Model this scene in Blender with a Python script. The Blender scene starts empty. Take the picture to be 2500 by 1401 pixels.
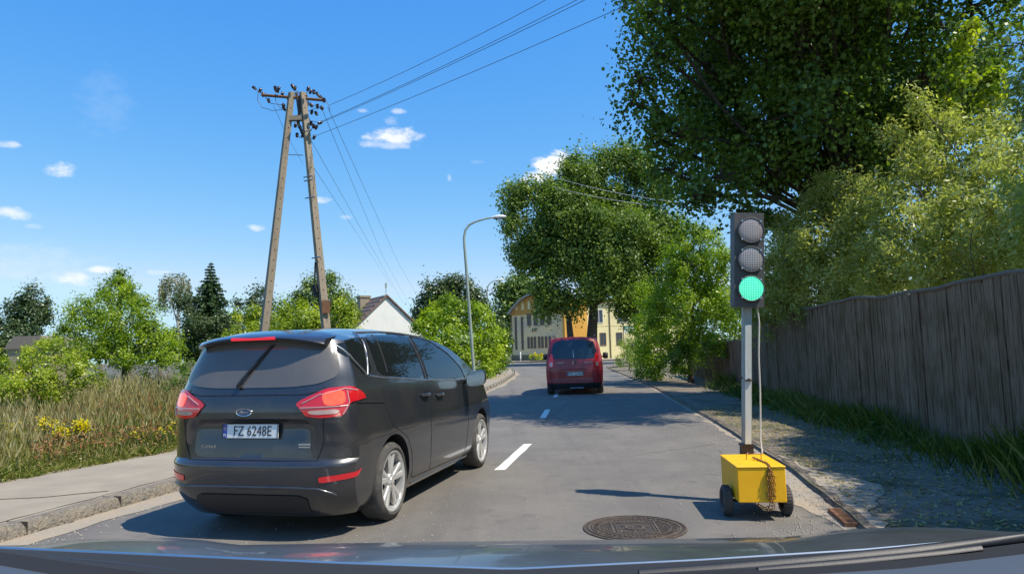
import bpy, math, random
import numpy as np
from mathutils import Vector, Matrix
from mathutils.bvhtree import BVHTree
random.seed(7); RNG = np.random.default_rng(11)
R_ = math.radians
SC = bpy.context.scene
COL = SC.collection

# ------------------------------------------------------------ camera
FPX, CAMH, PIT, ROLL, CX = 1720.0, 1.40, 0.0915, -0.028, 1236.0
cam_d = bpy.data.cameras.new('camera'); cam = bpy.data.objects.new('camera', cam_d); COL.objects.link(cam)
cam_d.sensor_width = 36; cam_d.lens = FPX/2500*36; cam_d.shift_x = (1250-CX)/2500
cam_d.clip_start = 0.05; cam_d.clip_end = 5000
_c, _s, _cr, _sr = math.cos(PIT), math.sin(PIT), math.cos(ROLL), math.sin(ROLL)
_right, _up, _fwd = Vector((1, 0, 0)), Vector((0, -_s, _c)), Vector((0, _c, _s))
_rc = _cr*_right+_sr*_up; _uc = _cr*_up-_sr*_right
cam.matrix_world = Matrix(((_rc.x, _uc.x, -_fwd.x, 0), (_rc.y, _uc.y, -_fwd.y, 0), (_rc.z, _uc.z, -_fwd.z, CAMH), (0, 0, 0, 1)))
SC.camera = cam

def ray(px, py):
    x, y = px-CX, py-700
    x, y = x*_cr+y*_sr, -x*_sr+y*_cr
    return Vector((x/FPX, _c+(y/FPX)*_s, _s-(y/FPX)*_c))
def at(px, py, Y):                       # point seen at that place of the photo, Y metres ahead
    d = ray(px, py); return Vector((0, 0, CAMH))+d*(Y/d.y)
def atx(px, Y, py=860):
    return at(px, py, Y).x

# ------------------------------------------------------------ world
SUN_AZ, SUN_EL = R_(117), R_(57.5)
SUN = Vector((math.sin(SUN_AZ)*math.cos(SUN_EL), math.cos(SUN_AZ)*math.cos(SUN_EL), math.sin(SUN_EL)))
world = bpy.data.worlds.new('World'); SC.world = world; world.use_nodes = True
nt = world.node_tree; nt.nodes.clear()
def N(nt, typ, **kw):
    n = nt.nodes.new(typ)
    for k, v in kw.items():
        if k.startswith('i_'): n.inputs[k[2:].replace('_', ' ')].default_value = v
        else: setattr(n, k, v)
    return n
def L(nt, a, b): nt.links.new(a, b)
sky = N(nt, 'ShaderNodeTexSky', sky_type='NISHITA', sun_disc=False, sun_elevation=SUN_EL, sun_rotation=SUN_AZ, air_density=1.0, dust_density=0.25, ozone_density=2.5)
tint = N(nt, 'ShaderNodeMix', data_type='RGBA', blend_type='MULTIPLY'); tint.inputs['Factor'].default_value = 1
tint.inputs['B'].default_value = (0.86, 1.03, 1.12, 1)
L(nt, sky.outputs[0], tint.inputs['A'])
tc = N(nt, 'ShaderNodeTexCoord')
noise = N(nt, 'ShaderNodeTexNoise'); noise.inputs['Scale'].default_value = 42; noise.inputs['Detail'].default_value = 7; noise.inputs['Roughness'].default_value = 0.62
sc_ = N(nt, 'ShaderNodeVectorMath', operation='MULTIPLY'); sc_.inputs[1].default_value = (1, 1, 2.0)
L(nt, tc.outputs['Generated'], sc_.inputs[0]); L(nt, sc_.outputs[0], noise.inputs['Vector'])
prev = None
CLOUDS_AND_GLARE = [(958, 332, 74, 24, .95), (972, 272, 20, 8, .5), (955, 296, 22, 12, .35), (150, 415, 32, 19, .95), (1340, 412, 50, 36, 1.6), (1310, 432, 46, 20, 1.5), (1362, 396, 40, 32, 1.6), (70, 640, 150, 45, .16), (260, 250, 60, 80, .07), (30, 523, 34, 16, .8), (252, 658, 38, 11, .9), (172, 679, 40, 15, .8), (205, 692, 16, 9, .5),  # the tall, very faint patch at upper left paints windscreen glare
          (786, 488, 26, 10, .7), (625, 556, 26, 10, .7), (20, 352, 24, 9, .6), (385, 663, 34, 7, .35), (846, 529, 18, 7, .4), (888, 270, 15, 6, .4), (85, 552, 22, 7, .3), (1097, 433, 6, 9, .3), (940, 352, 80, 12, .5), (1165, 395, 22, 6, .15)]
for (px, py, a, b, op) in CLOUDS_AND_GLARE:
    n = ray(px, py).normalized(); r = n.cross(Vector((0, 0, 1))).normalized(); u = r.cross(n)
    def dot(v, src):
        m = N(nt, 'ShaderNodeVectorMath', operation='DOT_PRODUCT'); m.inputs[1].default_value = v; L(nt, src, m.inputs[0]); return m.outputs['Value']
    dx = dot(r*(FPX/a), tc.outputs['Generated']); dy = dot(u*(FPX/b), tc.outputs['Generated'])
    x2 = N(nt, 'ShaderNodeMath', operation='MULTIPLY'); L(nt, dx, x2.inputs[0]); L(nt, dx, x2.inputs[1])
    y2 = N(nt, 'ShaderNodeMath', operation='MULTIPLY_ADD'); L(nt, dy, y2.inputs[0]); L(nt, dy, y2.inputs[1]); L(nt, x2.outputs[0], y2.inputs[2])
    ma = N(nt, 'ShaderNodeMath', operation='MULTIPLY_ADD'); L(nt, noise.outputs['Fac'], ma.inputs[0]); ma.inputs[1].default_value = 3.2; ma.inputs[2].default_value = -0.95
    sb = N(nt, 'ShaderNodeMath', operation='SUBTRACT'); L(nt, ma.outputs[0], sb.inputs[0]); L(nt, y2.outputs[0], sb.inputs[1])
    mr = N(nt, 'ShaderNodeMapRange', interpolation_type='SMOOTHSTEP'); L(nt, sb.outputs[0], mr.inputs['Value']); mr.inputs['From Min'].default_value = -.35; mr.inputs['From Max'].default_value = .95; mr.inputs['To Max'].default_value = op
    if prev is None: prev = mr.outputs[0]
    else:
        mx = N(nt, 'ShaderNodeMath', operation='MAXIMUM'); L(nt, prev, mx.inputs[0]); L(nt, mr.outputs[0], mx.inputs[1]); prev = mx.outputs[0]
sp_ = N(nt, 'ShaderNodeSeparateColor'); cb_ = N(nt, 'ShaderNodeCombineColor'); L(nt, tint.outputs['Result'], sp_.inputs[0])
for ch, (a_, p_, mx_) in enumerate(((.626, 1.53, 4.2), (1.478, .77, 6.2), (4.78, .217, 7.8))):   # deep blue overhead, pale towards the horizon
    pw = N(nt, 'ShaderNodeMath', operation='POWER'); pw.inputs[1].default_value = p_; L(nt, sp_.outputs[ch], pw.inputs[0])
    ml = N(nt, 'ShaderNodeMath', operation='MULTIPLY'); ml.inputs[1].default_value = a_; L(nt, pw.outputs[0], ml.inputs[0])
    mn_ = N(nt, 'ShaderNodeMath', operation='MINIMUM'); mn_.inputs[1].default_value = mx_; L(nt, ml.outputs[0], mn_.inputs[0]); L(nt, mn_.outputs[0], cb_.inputs[ch])
clampn = N(nt, 'ShaderNodeClamp'); L(nt, prev, clampn.inputs[0])
cm = N(nt, 'ShaderNodeMix', data_type='RGBA'); L(nt, clampn.outputs[0], cm.inputs['Factor']); L(nt, cb_.outputs[0], cm.inputs['A']); cm.inputs['B'].default_value = (7.4, 7.6, 7.9, 1)
bg = N(nt, 'ShaderNodeBackground'); bg.inputs['Strength'].default_value = 0.098
L(nt, cm.outputs['Result'], bg.inputs['Color'])
wo = N(nt, 'ShaderNodeOutputWorld'); L(nt, bg.outputs[0], wo.inputs['Surface'])

sun_d = bpy.data.lights.new('sun', 'SUN'); sun_d.energy = 4.2; sun_d.angle = R_(0.5); sun_d.color = (1.0, .92, .79)
sun_o = bpy.data.objects.new('sun', sun_d); COL.objects.link(sun_o); sun_o.rotation_euler = SUN.to_track_quat('Z', 'Y').to_euler(); sun_o.location = (8, -4, 20)
SC.view_settings.view_transform = 'Standard'; SC.view_settings.look = 'None'; SC.view_settings.exposure = 0.5; SC.view_settings.gamma = 1.0
SC.view_settings.use_curve_mapping = False
SC.cycles.max_bounces = 6; SC.cycles.transparent_max_bounces = 6; SC.cycles.diffuse_bounces = 3; SC.cycles.glossy_bounces = 3

# ------------------------------------------------------------ materials
def mat(name, col, rough=.6, metal=0, coat=0, noise=None, bump=None, emit=None, spec=.5, extra=None):
    """col; noise=(scale, col2, lo, hi[, stretch]) mixes towards col2; bump=(scale, strength)."""
    m = bpy.data.materials.new(name); m.use_nodes = True; t = m.node_tree; p = t.nodes['Principled BSDF']
    p.inputs['Base Color'].default_value = (*col, 1); p.inputs['Roughness'].default_value = rough; p.inputs['Metallic'].default_value = metal
    p.inputs['Coat Weight'].default_value = coat; p.inputs['Coat Roughness'].default_value = .04; p.inputs['Specular IOR Level'].default_value = spec
    if noise or bump: tcn = N(t, 'ShaderNodeTexCoord')
    last = None
    if noise:
        if isinstance(noise, tuple): noise = [noise]
        for ns in noise:
            sc, c2, lo, hi = ns[:4]
            mp = N(t, 'ShaderNodeMapping'); L(t, tcn.outputs['Object'], mp.inputs[0])
            if len(ns) > 4: mp.inputs['Scale'].default_value = ns[4]
            nn = N(t, 'ShaderNodeTexNoise'); nn.inputs['Scale'].default_value = sc; nn.inputs['Detail'].default_value = 6; nn.inputs['Roughness'].default_value = .65
            L(t, mp.outputs[0], nn.inputs['Vector'])
            mr = N(t, 'ShaderNodeMapRange'); mr.inputs['From Min'].default_value = lo; mr.inputs['From Max'].default_value = hi; L(t, nn.outputs['Fac'], mr.inputs[0])
            mx = N(t, 'ShaderNodeMix', data_type='RGBA'); L(t, mr.outputs[0], mx.inputs['Factor'])
            if last is None: mx.inputs['A'].default_value = (*col, 1)
            else: L(t, last, mx.inputs['A'])
            mx.inputs['B'].default_value = (*c2, 1); last = mx.outputs['Result']
        L(t, last, p.inputs['Base Color'])
    if bump:
        nb = N(t, 'ShaderNodeTexNoise'); nb.inputs['Scale'].default_value = bump[0]; nb.inputs['Detail'].default_value = 5; L(t, tcn.outputs['Object'], nb.inputs['Vector'])
        bn = N(t, 'ShaderNodeBump'); bn.inputs['Strength'].default_value = bump[1]; bn.inputs['Distance'].default_value = bump[2] if len(bump) > 2 else .01
        L(t, nb.outputs['Fac'], bn.inputs['Height']); L(t, bn.outputs[0], p.inputs['Normal'])
    if emit:
        p.inputs['Emission Color'].default_value = (*emit[0], 1); p.inputs['Emission Strength'].default_value = emit[1]
    return m

LEAF_GAIN = 1.45
def leafmat(name, cols, trans=.35, gloss=.08, tcol=None):
    """colour ramp over a random value stored per leaf; part of the light passes through the leaf."""
    m = bpy.data.materials.new(name); m.use_nodes = True; t = m.node_tree; t.nodes.clear()
    a = N(t, 'ShaderNodeAttribute', attribute_name='rnd'); cr = N(t, 'ShaderNodeValToRGB'); L(t, a.outputs['Fac'], cr.inputs[0])
    el = cr.color_ramp.elements
    cols = [(c[0]*LEAF_GAIN, c[1]*LEAF_GAIN, c[2]*LEAF_GAIN*.8) if gloss >= .06 else c for c in cols]; gloss *= .4
    while len(el) < len(cols): el.new(0.5)
    for i, c in enumerate(cols): el[i].position = i/(len(cols)-1); el[i].color = (*c, 1)
    d = N(t, 'ShaderNodeBsdfDiffuse'); tr = N(t, 'ShaderNodeBsdfTranslucent'); g = N(t, 'ShaderNodeBsdfGlossy'); g.inputs['Roughness'].default_value = .38; g.inputs['Color'].default_value = (.8, .85, .8, 1)
    L(t, cr.outputs[0], d.inputs[0])
    br = N(t, 'ShaderNodeMix', data_type='RGBA', blend_type='MULTIPLY'); br.inputs['Factor'].default_value = 1; L(t, cr.outputs[0], br.inputs['A']); br.inputs['B'].default_value = tcol or (1.7, 1.9, .6, 1); L(t, br.outputs['Result'], tr.inputs[0])
    m1 = N(t, 'ShaderNodeMixShader'); m1.inputs[0].default_value = trans; L(t, d.outputs[0], m1.inputs[1]); L(t, tr.outputs[0], m1.inputs[2])
    m2 = N(t, 'ShaderNodeMixShader'); m2.inputs[0].default_value = gloss; L(t, m1.outputs[0], m2.inputs[1]); L(t, g.outputs[0], m2.inputs[2])
    o = N(t, 'ShaderNodeOutputMaterial'); L(t, m2.outputs[0], o.inputs[0]); return m

M = {}
M['asphalt'] = mat('asphalt', (.150, .137, .119), .85, noise=[(1.2, (.185, .168, .142), .42, .62), (0.8, (.118, .108, .096), .48, .68, (1.6, .07, 1)), (3.5, (.125, .115, .10), .56, .66), (.45, (.19, .172, .142), .5, .7, (1, .5, 1)), (110, (.30, .28, .25), .58, .66), (95, (.06, .058, .055), .42, .34), (14, (.10, .092, .08), .66, .72)], bump=(120, .9, .006))
M['sand'] = mat('sand_dust', (.33, .265, .18), .95, noise=[(3, (.27, .24, .19), .4, .65), (60, (.42, .36, .28), .5, .7)], bump=(60, .3, .01))
M['pavement'] = mat('pavement', (.27, .225, .165), .9, noise=[(1.5, (.33, .28, .20), .4, .65), (25, (.26, .23, .19), .55, .75), (90, (.46, .41, .34), .6, .75)], bump=(60, .35, .01))
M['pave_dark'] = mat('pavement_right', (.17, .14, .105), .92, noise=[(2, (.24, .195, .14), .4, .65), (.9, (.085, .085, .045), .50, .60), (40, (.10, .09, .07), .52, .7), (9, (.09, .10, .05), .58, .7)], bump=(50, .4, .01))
M['kerb'] = mat('kerb_stone', (.22, .185, .135), .9, noise=[(9, (.15, .135, .11), .42, .62), (45, (.36, .32, .26), .5, .72)], bump=(28, 1.0, .05))
M['soil'] = mat('soil', (.13, .11, .06), .95, noise=[(2.5, (.10, .13, .04), .4, .6), (20, (.20, .15, .08), .5, .7)], bump=(25, .6, .03))
M['paint'] = mat('road_paint', (.72, .70, .66), .7, noise=[(30, (.35, .34, .32), .58, .75)], bump=(120, .3, .003))
M['concrete'] = mat('concrete', (.31, .25, .175), .85, noise=[(3, (.22, .175, .125), .4, .65, (1, 1, .3)), (40, (.46, .40, .31), .5, .7)], bump=(50, .3, .01))
M['rust'] = mat('rusty_steel', (.16, .085, .05), .8, metal=.4, noise=(12, (.24, .12, .06), .4, .6))
M['dark'] = mat('dark_void', (.008, .008, .009), .9)
M['black'] = mat('black_plastic', (.02, .02, .022), .5, bump=(200, .1, .002))
M['porcelain'] = mat('brown_porcelain', (.035, .018, .012), .25, coat=.6)
M['wire'] = mat('wire', (.05, .055, .07), .6)
M['steel_dark'] = mat('dark_steel', (.06, .05, .05), .6, metal=.5)
M['galv'] = mat('galvanised_pole', (.36, .40, .34), .5, metal=.3, noise=(3, (.28, .33, .27), .4, .6, (1, 1, .2)))
M['bark'] = mat('bark', (.09, .075, .055), .95, noise=(14, (.045, .036, .028), .4, .65, (1, 1, .25)), bump=(30, .8, .03))
M['stem'] = mat('stem', (.16, .13, .08), .9, noise=(10, (.08, .07, .04), .4, .65))
M['birchbark'] = mat('birch_bark', (.46, .42, .35), .8, noise=(6, (.08, .07, .06), .55, .65, (1, 1, 3)))
M['glass'] = mat('window_glass', (.03, .04, .05), .06, spec=.7)

# ------------------------------------------------------------ mesh helpers
class MB:
    def __init__(s): s.v = []; s.f = []
    def add(s, vs, fs):
        o = len(s.v); s.v += [tuple(v) for v in vs]; s.f += [tuple(i+o for i in f) for f in fs]; return s
    def box(s, c, sz, rz=0, mtx=None, bev=0):
        x, y, z = sz[0]/2, sz[1]/2, sz[2]/2
        if bev:
            b = bev; vs = []; rings = [(-z, -b), (-z+b, 0), (z-b, 0), (z, -b)]
            for (zz, ins) in rings:
                for (sx, sy, cx_, cy_) in ((1, 1, 0, 1), (1, 1, 1, 0), (1, -1, 1, 0), (1, -1, 0, 1), (-1, -1, 0, 1), (-1, -1, 1, 0), (-1, 1, 1, 0), (-1, 1, 0, 1)):
                    X = x+ins - (b if cx_ == 0 else 0); Y = y+ins - (b if cy_ == 0 else 0)
                    vs.append((sx*X, sy*Y, zz))
            fs = [tuple(range(7, -1, -1))[::-1], tuple(range(24, 32))[::-1]]
            for k in range(3):
                for i in range(8): j = (i+1) % 8; fs.append((k*8+i, k*8+8+i, k*8+8+j, k*8+j))
        else:
            vs = [(-x, -y, -z), (x, -y, -z), (x, y, -z), (-x, y, -z), (-x, -y, z), (x, -y, z), (x, y, z), (-x, y, z)]
            fs = [(0, 3, 2, 1), (4, 5, 6, 7), (0, 1, 5, 4), (1, 2, 6, 5), (2, 3, 7, 6), (3, 0, 4, 7)]
        T = mtx if mtx is not None else Matrix.Rotation(rz, 4, 'Z')
        T = Matrix.Translation(c) @ T
        return s.add([T @ Vector(v) for v in vs], fs)
    def tube(s, pts, rad, n=8, cap=True):
        pts = [Vector(p) for p in pts]; m = len(pts)
        if not hasattr(rad, '__len__'): rad = [rad]*m
        vs = []; up = None
        for i, p in enumerate(pts):
            d = (pts[min(i+1, m-1)]-pts[max(i-1, 0)]).normalized()
            if up is None:
                up = Vector((0, 0, 1)) if abs(d.z) < .9 else Vector((1, 0, 0))
            a = d.cross(up).normalized(); b = a.cross(d).normalized(); up = b
            for k in range(n):
                t = 2*math.pi*k/n; vs.append(p+(a*math.cos(t)+b*math.sin(t))*rad[i])
        fs = [(i*n+k, i*n+(k+1) % n, (i+1)*n+(k+1) % n, (i+1)*n+k) for i in range(m-1) for k in range(n)]
        if cap: fs += [tuple(range(n))[::-1], tuple(range((m-1)*n, m*n))]
        return s.add(vs, fs)
    def lathe(s, prof, T=None, n=24, close=False):
        """prof: (radius, axial) along local x axis."""
        T = T or Matrix(); vs = []; m = len(prof)
        for (r, x) in prof:
            for k in range(n):
                t = 2*math.pi*k/n; vs.append(T @ Vector((x, r*math.cos(t), r*math.sin(t))))
        fs = [(i*n+k, i*n+(k+1) % n, (i+1)*n+(k+1) % n, (i+1)*n+k) for i in range(m-1) for k in range(n)]
        if close: fs += [((m-1)*n+k, (m-1)*n+(k+1) % n, (k+1) % n, k) for k in range(n)]
        return s.add(vs, fs)
    def prism(s, poly, T, d0, d1):
        """poly in local (x,z); extruded along local y from d0 to d1."""
        n = len(poly); vs = [T @ Vector((a, d0, b)) for a, b in poly]+[T @ Vector((a, d1, b)) for a, b in poly]
        fs = [tuple(range(n)), tuple(range(n, 2*n))[::-1]]+[(i, i+n, (i+1) % n+n, (i+1) % n) for i in range(n)]
        return s.add(vs, fs)
    def build(s, name, m, parent=None, smooth=False, fixn=True):
        me = bpy.data.meshes.new(name); me.from_pydata(s.v, [], s.f); me.update()
        if fixn:
            import bmesh
            bm = bmesh.new(); bm.from_mesh(me); bmesh.ops.recalc_face_normals(bm, faces=bm.faces); bm.to_mesh(me); bm.free()
        me.materials.append(M[m] if isinstance(m, str) else m)
        if smooth: smoothen(me, 38 if smooth is True else smooth)
        o = bpy.data.objects.new(name, me); COL.objects.link(o)
        if parent: o.parent = parent
        return o
def smoothen(me, ang):
    me.polygons.foreach_set('use_smooth', [True]*len(me.polygons))
    if ang < 180 and hasattr(me, 'set_sharp_from_angle'): me.set_sharp_from_angle(angle=R_(ang))
    me.update()
def empty(name, loc=(0, 0, 0), rz=0):
    o = bpy.data.objects.new(name, None); COL.objects.link(o); o.location = loc; o.rotation_euler = (0, 0, rz); o.empty_display_size = .2; return o
def tag(o, label=None, cat=None, group=None, kind=None):
    if label: o['label'] = label
    if cat: o['category'] = cat
    if group: o['group'] = group
    if kind: o['kind'] = kind
    return o
def text(name, s, size, m, parent, T, ext=.001, sx=1):
    cu = bpy.data.curves.new(name, 'FONT'); cu.body = s; cu.size = size; cu.extrude = ext; cu.align_x = 'CENTER'; cu.align_y = 'CENTER'; cu.resolution_u = 2
    tmp = bpy.data.objects.new(name+'_t', cu); COL.objects.link(tmp)
    dg = bpy.context.evaluated_depsgraph_get(); me = bpy.data.meshes.new_from_object(tmp.evaluated_get(dg))
    COL.objects.unlink(tmp); bpy.data.objects.remove(tmp)
    me.transform(T @ Matrix.Diagonal((sx, 1, 1, 1))); me.name = name; me.materials.clear(); me.materials.append(M[m] if isinstance(m, str) else m)
    o = bpy.data.objects.new(name, me); COL.objects.link(o); o.parent = parent; return o
def fast_mesh(name, V, nper, rnd, m, parent=None):
    """V: (n*nper,3) floats, every nper vertices one face; rnd: one value per face."""
    n = len(V)//nper; me = bpy.data.meshes.new(name)
    me.vertices.add(n*nper); me.vertices.foreach_set('co', np.ascontiguousarray(V, dtype=np.float32).ravel())
    me.loops.add(n*nper); me.loops.foreach_set('vertex_index', np.arange(n*nper, dtype=np.int32))
    me.polygons.add(n); me.polygons.foreach_set('loop_start', np.arange(0, n*nper, nper, dtype=np.int32)); 
    me.update(calc_edges=True)
    at_ = me.attributes.new('rnd', 'FLOAT', 'FACE'); at_.data.foreach_set('value', np.clip(rnd, 0, 1).astype(np.float32))
    me.materials.append(M[m] if isinstance(m, str) else m)
    o = bpy.data.objects.new(name, me); COL.objects.link(o)
    if parent: o.parent = parent
    return o
def unit(a): return a/np.maximum(np.linalg.norm(a, axis=1, keepdims=True), 1e-9)
def leaves(P, Nn, ln, wd, droop=.2):
    """leaf rhombs at P with normals Nn."""
    n = len(P); t = unit(np.cross(Nn, unit(RNG.normal(size=(n, 3)))+np.array([0, 0, -droop])))
    b = np.cross(Nn, t); s = RNG.uniform(.65, 1.25, (n, 1))
    V = np.empty((n, 4, 3)); a_ = t*ln*s/2; b_ = b*wd*s/2
    V[:, 0] = P-a_; V[:, 1] = P+b_-a_*.1; V[:, 2] = P+a_; V[:, 3] = P-b_-a_*.1
    return V.reshape(-1, 3)
def clump_crown(lobes, clumps, per, ln, wd, crad, inner=.5, upb=.5, rand=.8, tone=.25, flat=1.0):
    """lobes: (centre, (rx,ry,rz)). returns V, rnd and the clump centres"""
    PV, RN, CC = [], [], []
    for (c, r) in lobes:
        c = np.array(c, float); r = np.array(r if hasattr(r, '__len__') else (r, r, r), float)
        k = max(3, int(clumps*(r[0]*r[1]*r[2])**(2/3)))
        d = unit(RNG.normal(size=(k, 3))); rad = RNG.uniform(inner, 1.02, (k, 1))**.7
        q = c+d*rad*r; CC.append(q)
        n = RNG.poisson(per, k); idx = np.repeat(np.arange(k), n); cr_ = crad*RNG.uniform(.6, 1.35, k)
        off = RNG.normal(size=(len(idx), 3))*cr_[idx][:, None]*np.array([.55, .55, .55*flat])
        P = q[idx]+off
        Nn = unit(.55*d[idx]+.5*unit(off)+np.array([0, 0, upb])+rand*RNG.normal(size=(len(idx), 3))*.6)
        PV.append(leaves(P, Nn, ln, wd)); RN.append(np.clip(.5+tone*RNG.normal(size=k)[idx]*.8+RNG.normal(size=len(idx))*.17, 0, 1))
    return np.concatenate(PV), np.concatenate(RN), np.concatenate(CC)
def limb(mb, a, b, r0, r1, bend=.12, n=5, sides=6):
    a, b = Vector(a), Vector(b); L_ = (b-a).length; off = Vector([random.gauss(0, 1) for _ in range(3)])*bend*L_; off.z = abs(off.z)
    pts = []; rad = []
    for i in range(n+1):
        t = i/n; pts.append(a.lerp(b, t)+off*math.sin(math.pi*t)*.6); rad.append(r0*(1-t)+r1*t)
    mb.tube(pts, rad, sides, cap=False)
def tree(name, label, cat, base, trunk_top, r0, lobes, clumps, per, ln, wd, crad, lm, group=None, bark='bark', twigs=3, lr=.35, extra_trunk=None, crown_name='crown', trunk_name='trunk', **kw):
    root = empty(name, base); tag(root, label, cat, group)
    b = Vector(base); ln, wd, per = ln*.64, wd*.66, per*2.1
    lob = [(Vector(c)-b, r) for c, r in lobes]
    V, rn, cc = clump_crown(lob, clumps, per, ln, wd, crad, **kw)
    fast_mesh(crown_name, V, 4, rn, lm, root)
    mb = MB(); tt = Vector(trunk_top)-b
    limb(mb, (0, 0, -.1), tt, r0, r0*.62, bend=.03, n=7, sides=10)
    if extra_trunk:
        for (p0, p1, rr) in extra_trunk: limb(mb, Vector(p0)-b, Vector(p1)-b, rr, rr*.6, bend=.03, n=7, sides=10)
    tops = [tt]+([Vector(p1)-b for (_, p1, _) in extra_trunk] if extra_trunk else [])
    k = 0
    for (c, r) in lob:
        rr = max(r) if hasattr(r, '__len__') else r
        t0 = min(tops, key=lambda q: (q-c).length); start = t0.lerp(Vector((t0.x, t0.y, c.z)), .25) if c.z > t0.z else t0*.9
        limb(mb, t0*random.uniform(.86, 1), c, r0*lr, r0*.10)
        cl = [Vector(q) for q in cc if (Vector(q)-c).length < rr*1.15]
        random.shuffle(cl)
        for q in cl[:twigs]: limb(mb, c+(q-c)*random.uniform(-.3, .2), q, r0*.11, r0*.03, n=3, sides=4)
    mb.build(trunk_name, bark, root, smooth=80, fixn=False)
    return root
def fill_lobes(c, r, n, lr, seed=0, inner=.35, top=None, zbias=0):
    """n lobes of radius about lr spread in the ellipsoid."""
    rg = np.random.default_rng(seed); out = []; c = np.array(c); r = np.array(r)
    tries = 0
    while len(out) < n and tries < 6000:
        tries += 1; d = rg.normal(size=3); d /= np.linalg.norm(d); p = d*(rg.uniform(inner, 1)**.6)
        p[2] += zbias
        q = c+p*(r-lr*.7)
        if all(np.linalg.norm((q-o[0])) > lr*.75 for o in out): out.append((q, lr*rg.uniform(.75, 1.3)))
    return [(Vector(q), (a, a, a*.8)) for q, a in out]
# ------------------------------------------------------------ setting: ground, road, pavements
LXT = [(-25, -11.5), (0, -5.4), (5.75, -4.07), (7.83, -3.6), (11, -2.95), (16, -2.05), (22.2, -1.13), (31.7, -.23), (42, .39), (50, .42), (57, .2), (66, -.9), (80, -4), (95, -9), (140, -32)]
RXT = [(-25, -3), (0, 1.5), (5.84, 2.67), (7.93, 3.07), (12, 3.6), (23.9, 4.95), (44.8, 6.6), (54, 7.4), (58, 9.5), (62, 14), (66, 22), (84, 24), (84.5, 5.5), (90, 1.0), (95, -2.5), (140, -24)]
def LX(y): return float(np.interp(y, [a for a, _ in LXT], [b for _, b in LXT]))
def RX(y): return float(np.interp(y, [a for a, _ in RXT], [b for _, b in RXT]))
def WID(y): return float(np.interp(y, [0, 8, 10.4, 20, 32, 50], [2.3, 2.15, 1.8, 1.5, 1.25, 1.0]))
def strip(name, fl, fr, ys, z, m, jit=0, parent=None, kind='structure', nx=1):
    mb = MB(); vs = []; fs = []
    for y in ys:
        a, b = fl(y), fr(y)
        if jit: a += random.gauss(0, jit); b += random.gauss(0, jit)
        for i in range(nx+1): vs.append((a+(b-a)*i/nx, y, z if not callable(z) else z(y, i/nx)))
    for j in range(len(ys)-1):
        for i in range(nx):
            k = j*(nx+1)+i; fs.append((k, k+1, k+nx+2, k+nx+1))
    mb.add(vs, fs); o = mb.build(name, m)
    if kind: tag(o, kind=kind)
    return o
ys_ = [y for y in np.concatenate([np.arange(-25, 60, .5), np.arange(60, 141, 1.5)])]
g = MB().add([(-900, -300, -.06), (900, -300, -.06), (900, 1500, -.06), (-900, 1500, -.06)], [(0, 1, 2, 3)]).build('ground', 'soil'); tag(g, kind='structure')
strip('road', LX, RX, ys_, 0.0, 'asphalt', nx=4)
# left verge, raised to pavement height
strip('verge', lambda y: -120, lambda y: LX(y)-WID(y), [y for y in np.arange(-25, 100, 2)], .09, 'soil', nx=6)
strip('left_pavement', lambda y: LX(y)-WID(y)-.25, lambda y: LX(y)-.16, [y for y in np.arange(-25, 60, .4)], .105, 'pavement', jit=.012, nx=2)
# kerb with chipped edge
def kerb(name, fx, ys, w, h, m, side):
    vs = []; fs = []; n = len(ys)
    for i, y in enumerate(ys):
        x = fx(y); j = lambda s: random.gauss(0, s)
        prof = [(0, -.02), (.01, h*.45+j(.006)), (.035+abs(j(.012)), h*.92+j(.004)), (w*.5+j(.01), h+.008+j(.003)), (w+.02, h+.003)]
        for (d, z) in prof: vs.append((x-side*d, y, z))
    for i in range(n-1):
        for k in range(4): a = i*5+k; fs.append((a, a+1, a+6, a+5))
    o = MB().add(vs, fs).build(name, m, smooth=50); tag(o, kind='structure'); return o
kerb('left_kerb', LX, list(np.arange(-10, 58, .12)), .16, .105, 'kerb', 1)
kj = MB()
for i, y in enumerate(np.arange(-2, 50, 1.0)):
    x = LX(y); kj.box((x-.105, y, .054), (.20, .007, .114), rz=R_(-8+random.gauss(0, 4)))
for (q) in range(3):
    pts = [(LX(y)-.24-q*.0+random.gauss(0, .012), y, .107) for y in np.arange(5+q*7, 12+q*7, .16)]; kj.tube(pts, [.004*abs(math.sin(k*.7))+.0015 for k in range(len(pts))], 4)
kj.tube([(-5.6, 6.6, .107), (-5.2, 7.0, .107), (-4.6, 7.05, .107), (-4.1, 7.3, .107)], .005, 4)
tag(kj.build('kerb_joints', mat('joint_dirt', (.06, .048, .035), .95)), kind='structure')
strip('gutter_sand', lambda y: LX(y)-.02, lambda y: LX(y)+.16+.13*max(0, math.sin(y*.9))+.25*max(0, 1-abs(y-9)/6), [y for y in np.arange(2, 50, .2)], .004, 'sand', jit=.02)
# right pavement and low kerb
FX = lambda y: 5.37+.12*(y-7.55)
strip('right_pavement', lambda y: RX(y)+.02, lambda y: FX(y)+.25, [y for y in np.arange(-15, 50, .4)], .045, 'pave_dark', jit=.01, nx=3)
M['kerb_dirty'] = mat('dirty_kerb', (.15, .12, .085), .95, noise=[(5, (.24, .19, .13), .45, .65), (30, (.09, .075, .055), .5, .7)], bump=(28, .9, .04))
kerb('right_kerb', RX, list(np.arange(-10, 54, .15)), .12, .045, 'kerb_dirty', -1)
strip('roadside_sand', lambda y: RX(y)-.10-.30*math.exp(-((y-7.0)/1.0)**2), lambda y: RX(y)+.02, [y for y in np.arange(4, 40, .2)], .004, 'sand', jit=.03)
strip('roadside_dust', lambda y: RX(y)+.1, lambda y: RX(y)+.1+.5*math.exp(-((y-6.8)/.9)**2), [y for y in np.arange(4.8, 9, .2)], .052, 'sand', jit=.04)
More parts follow.
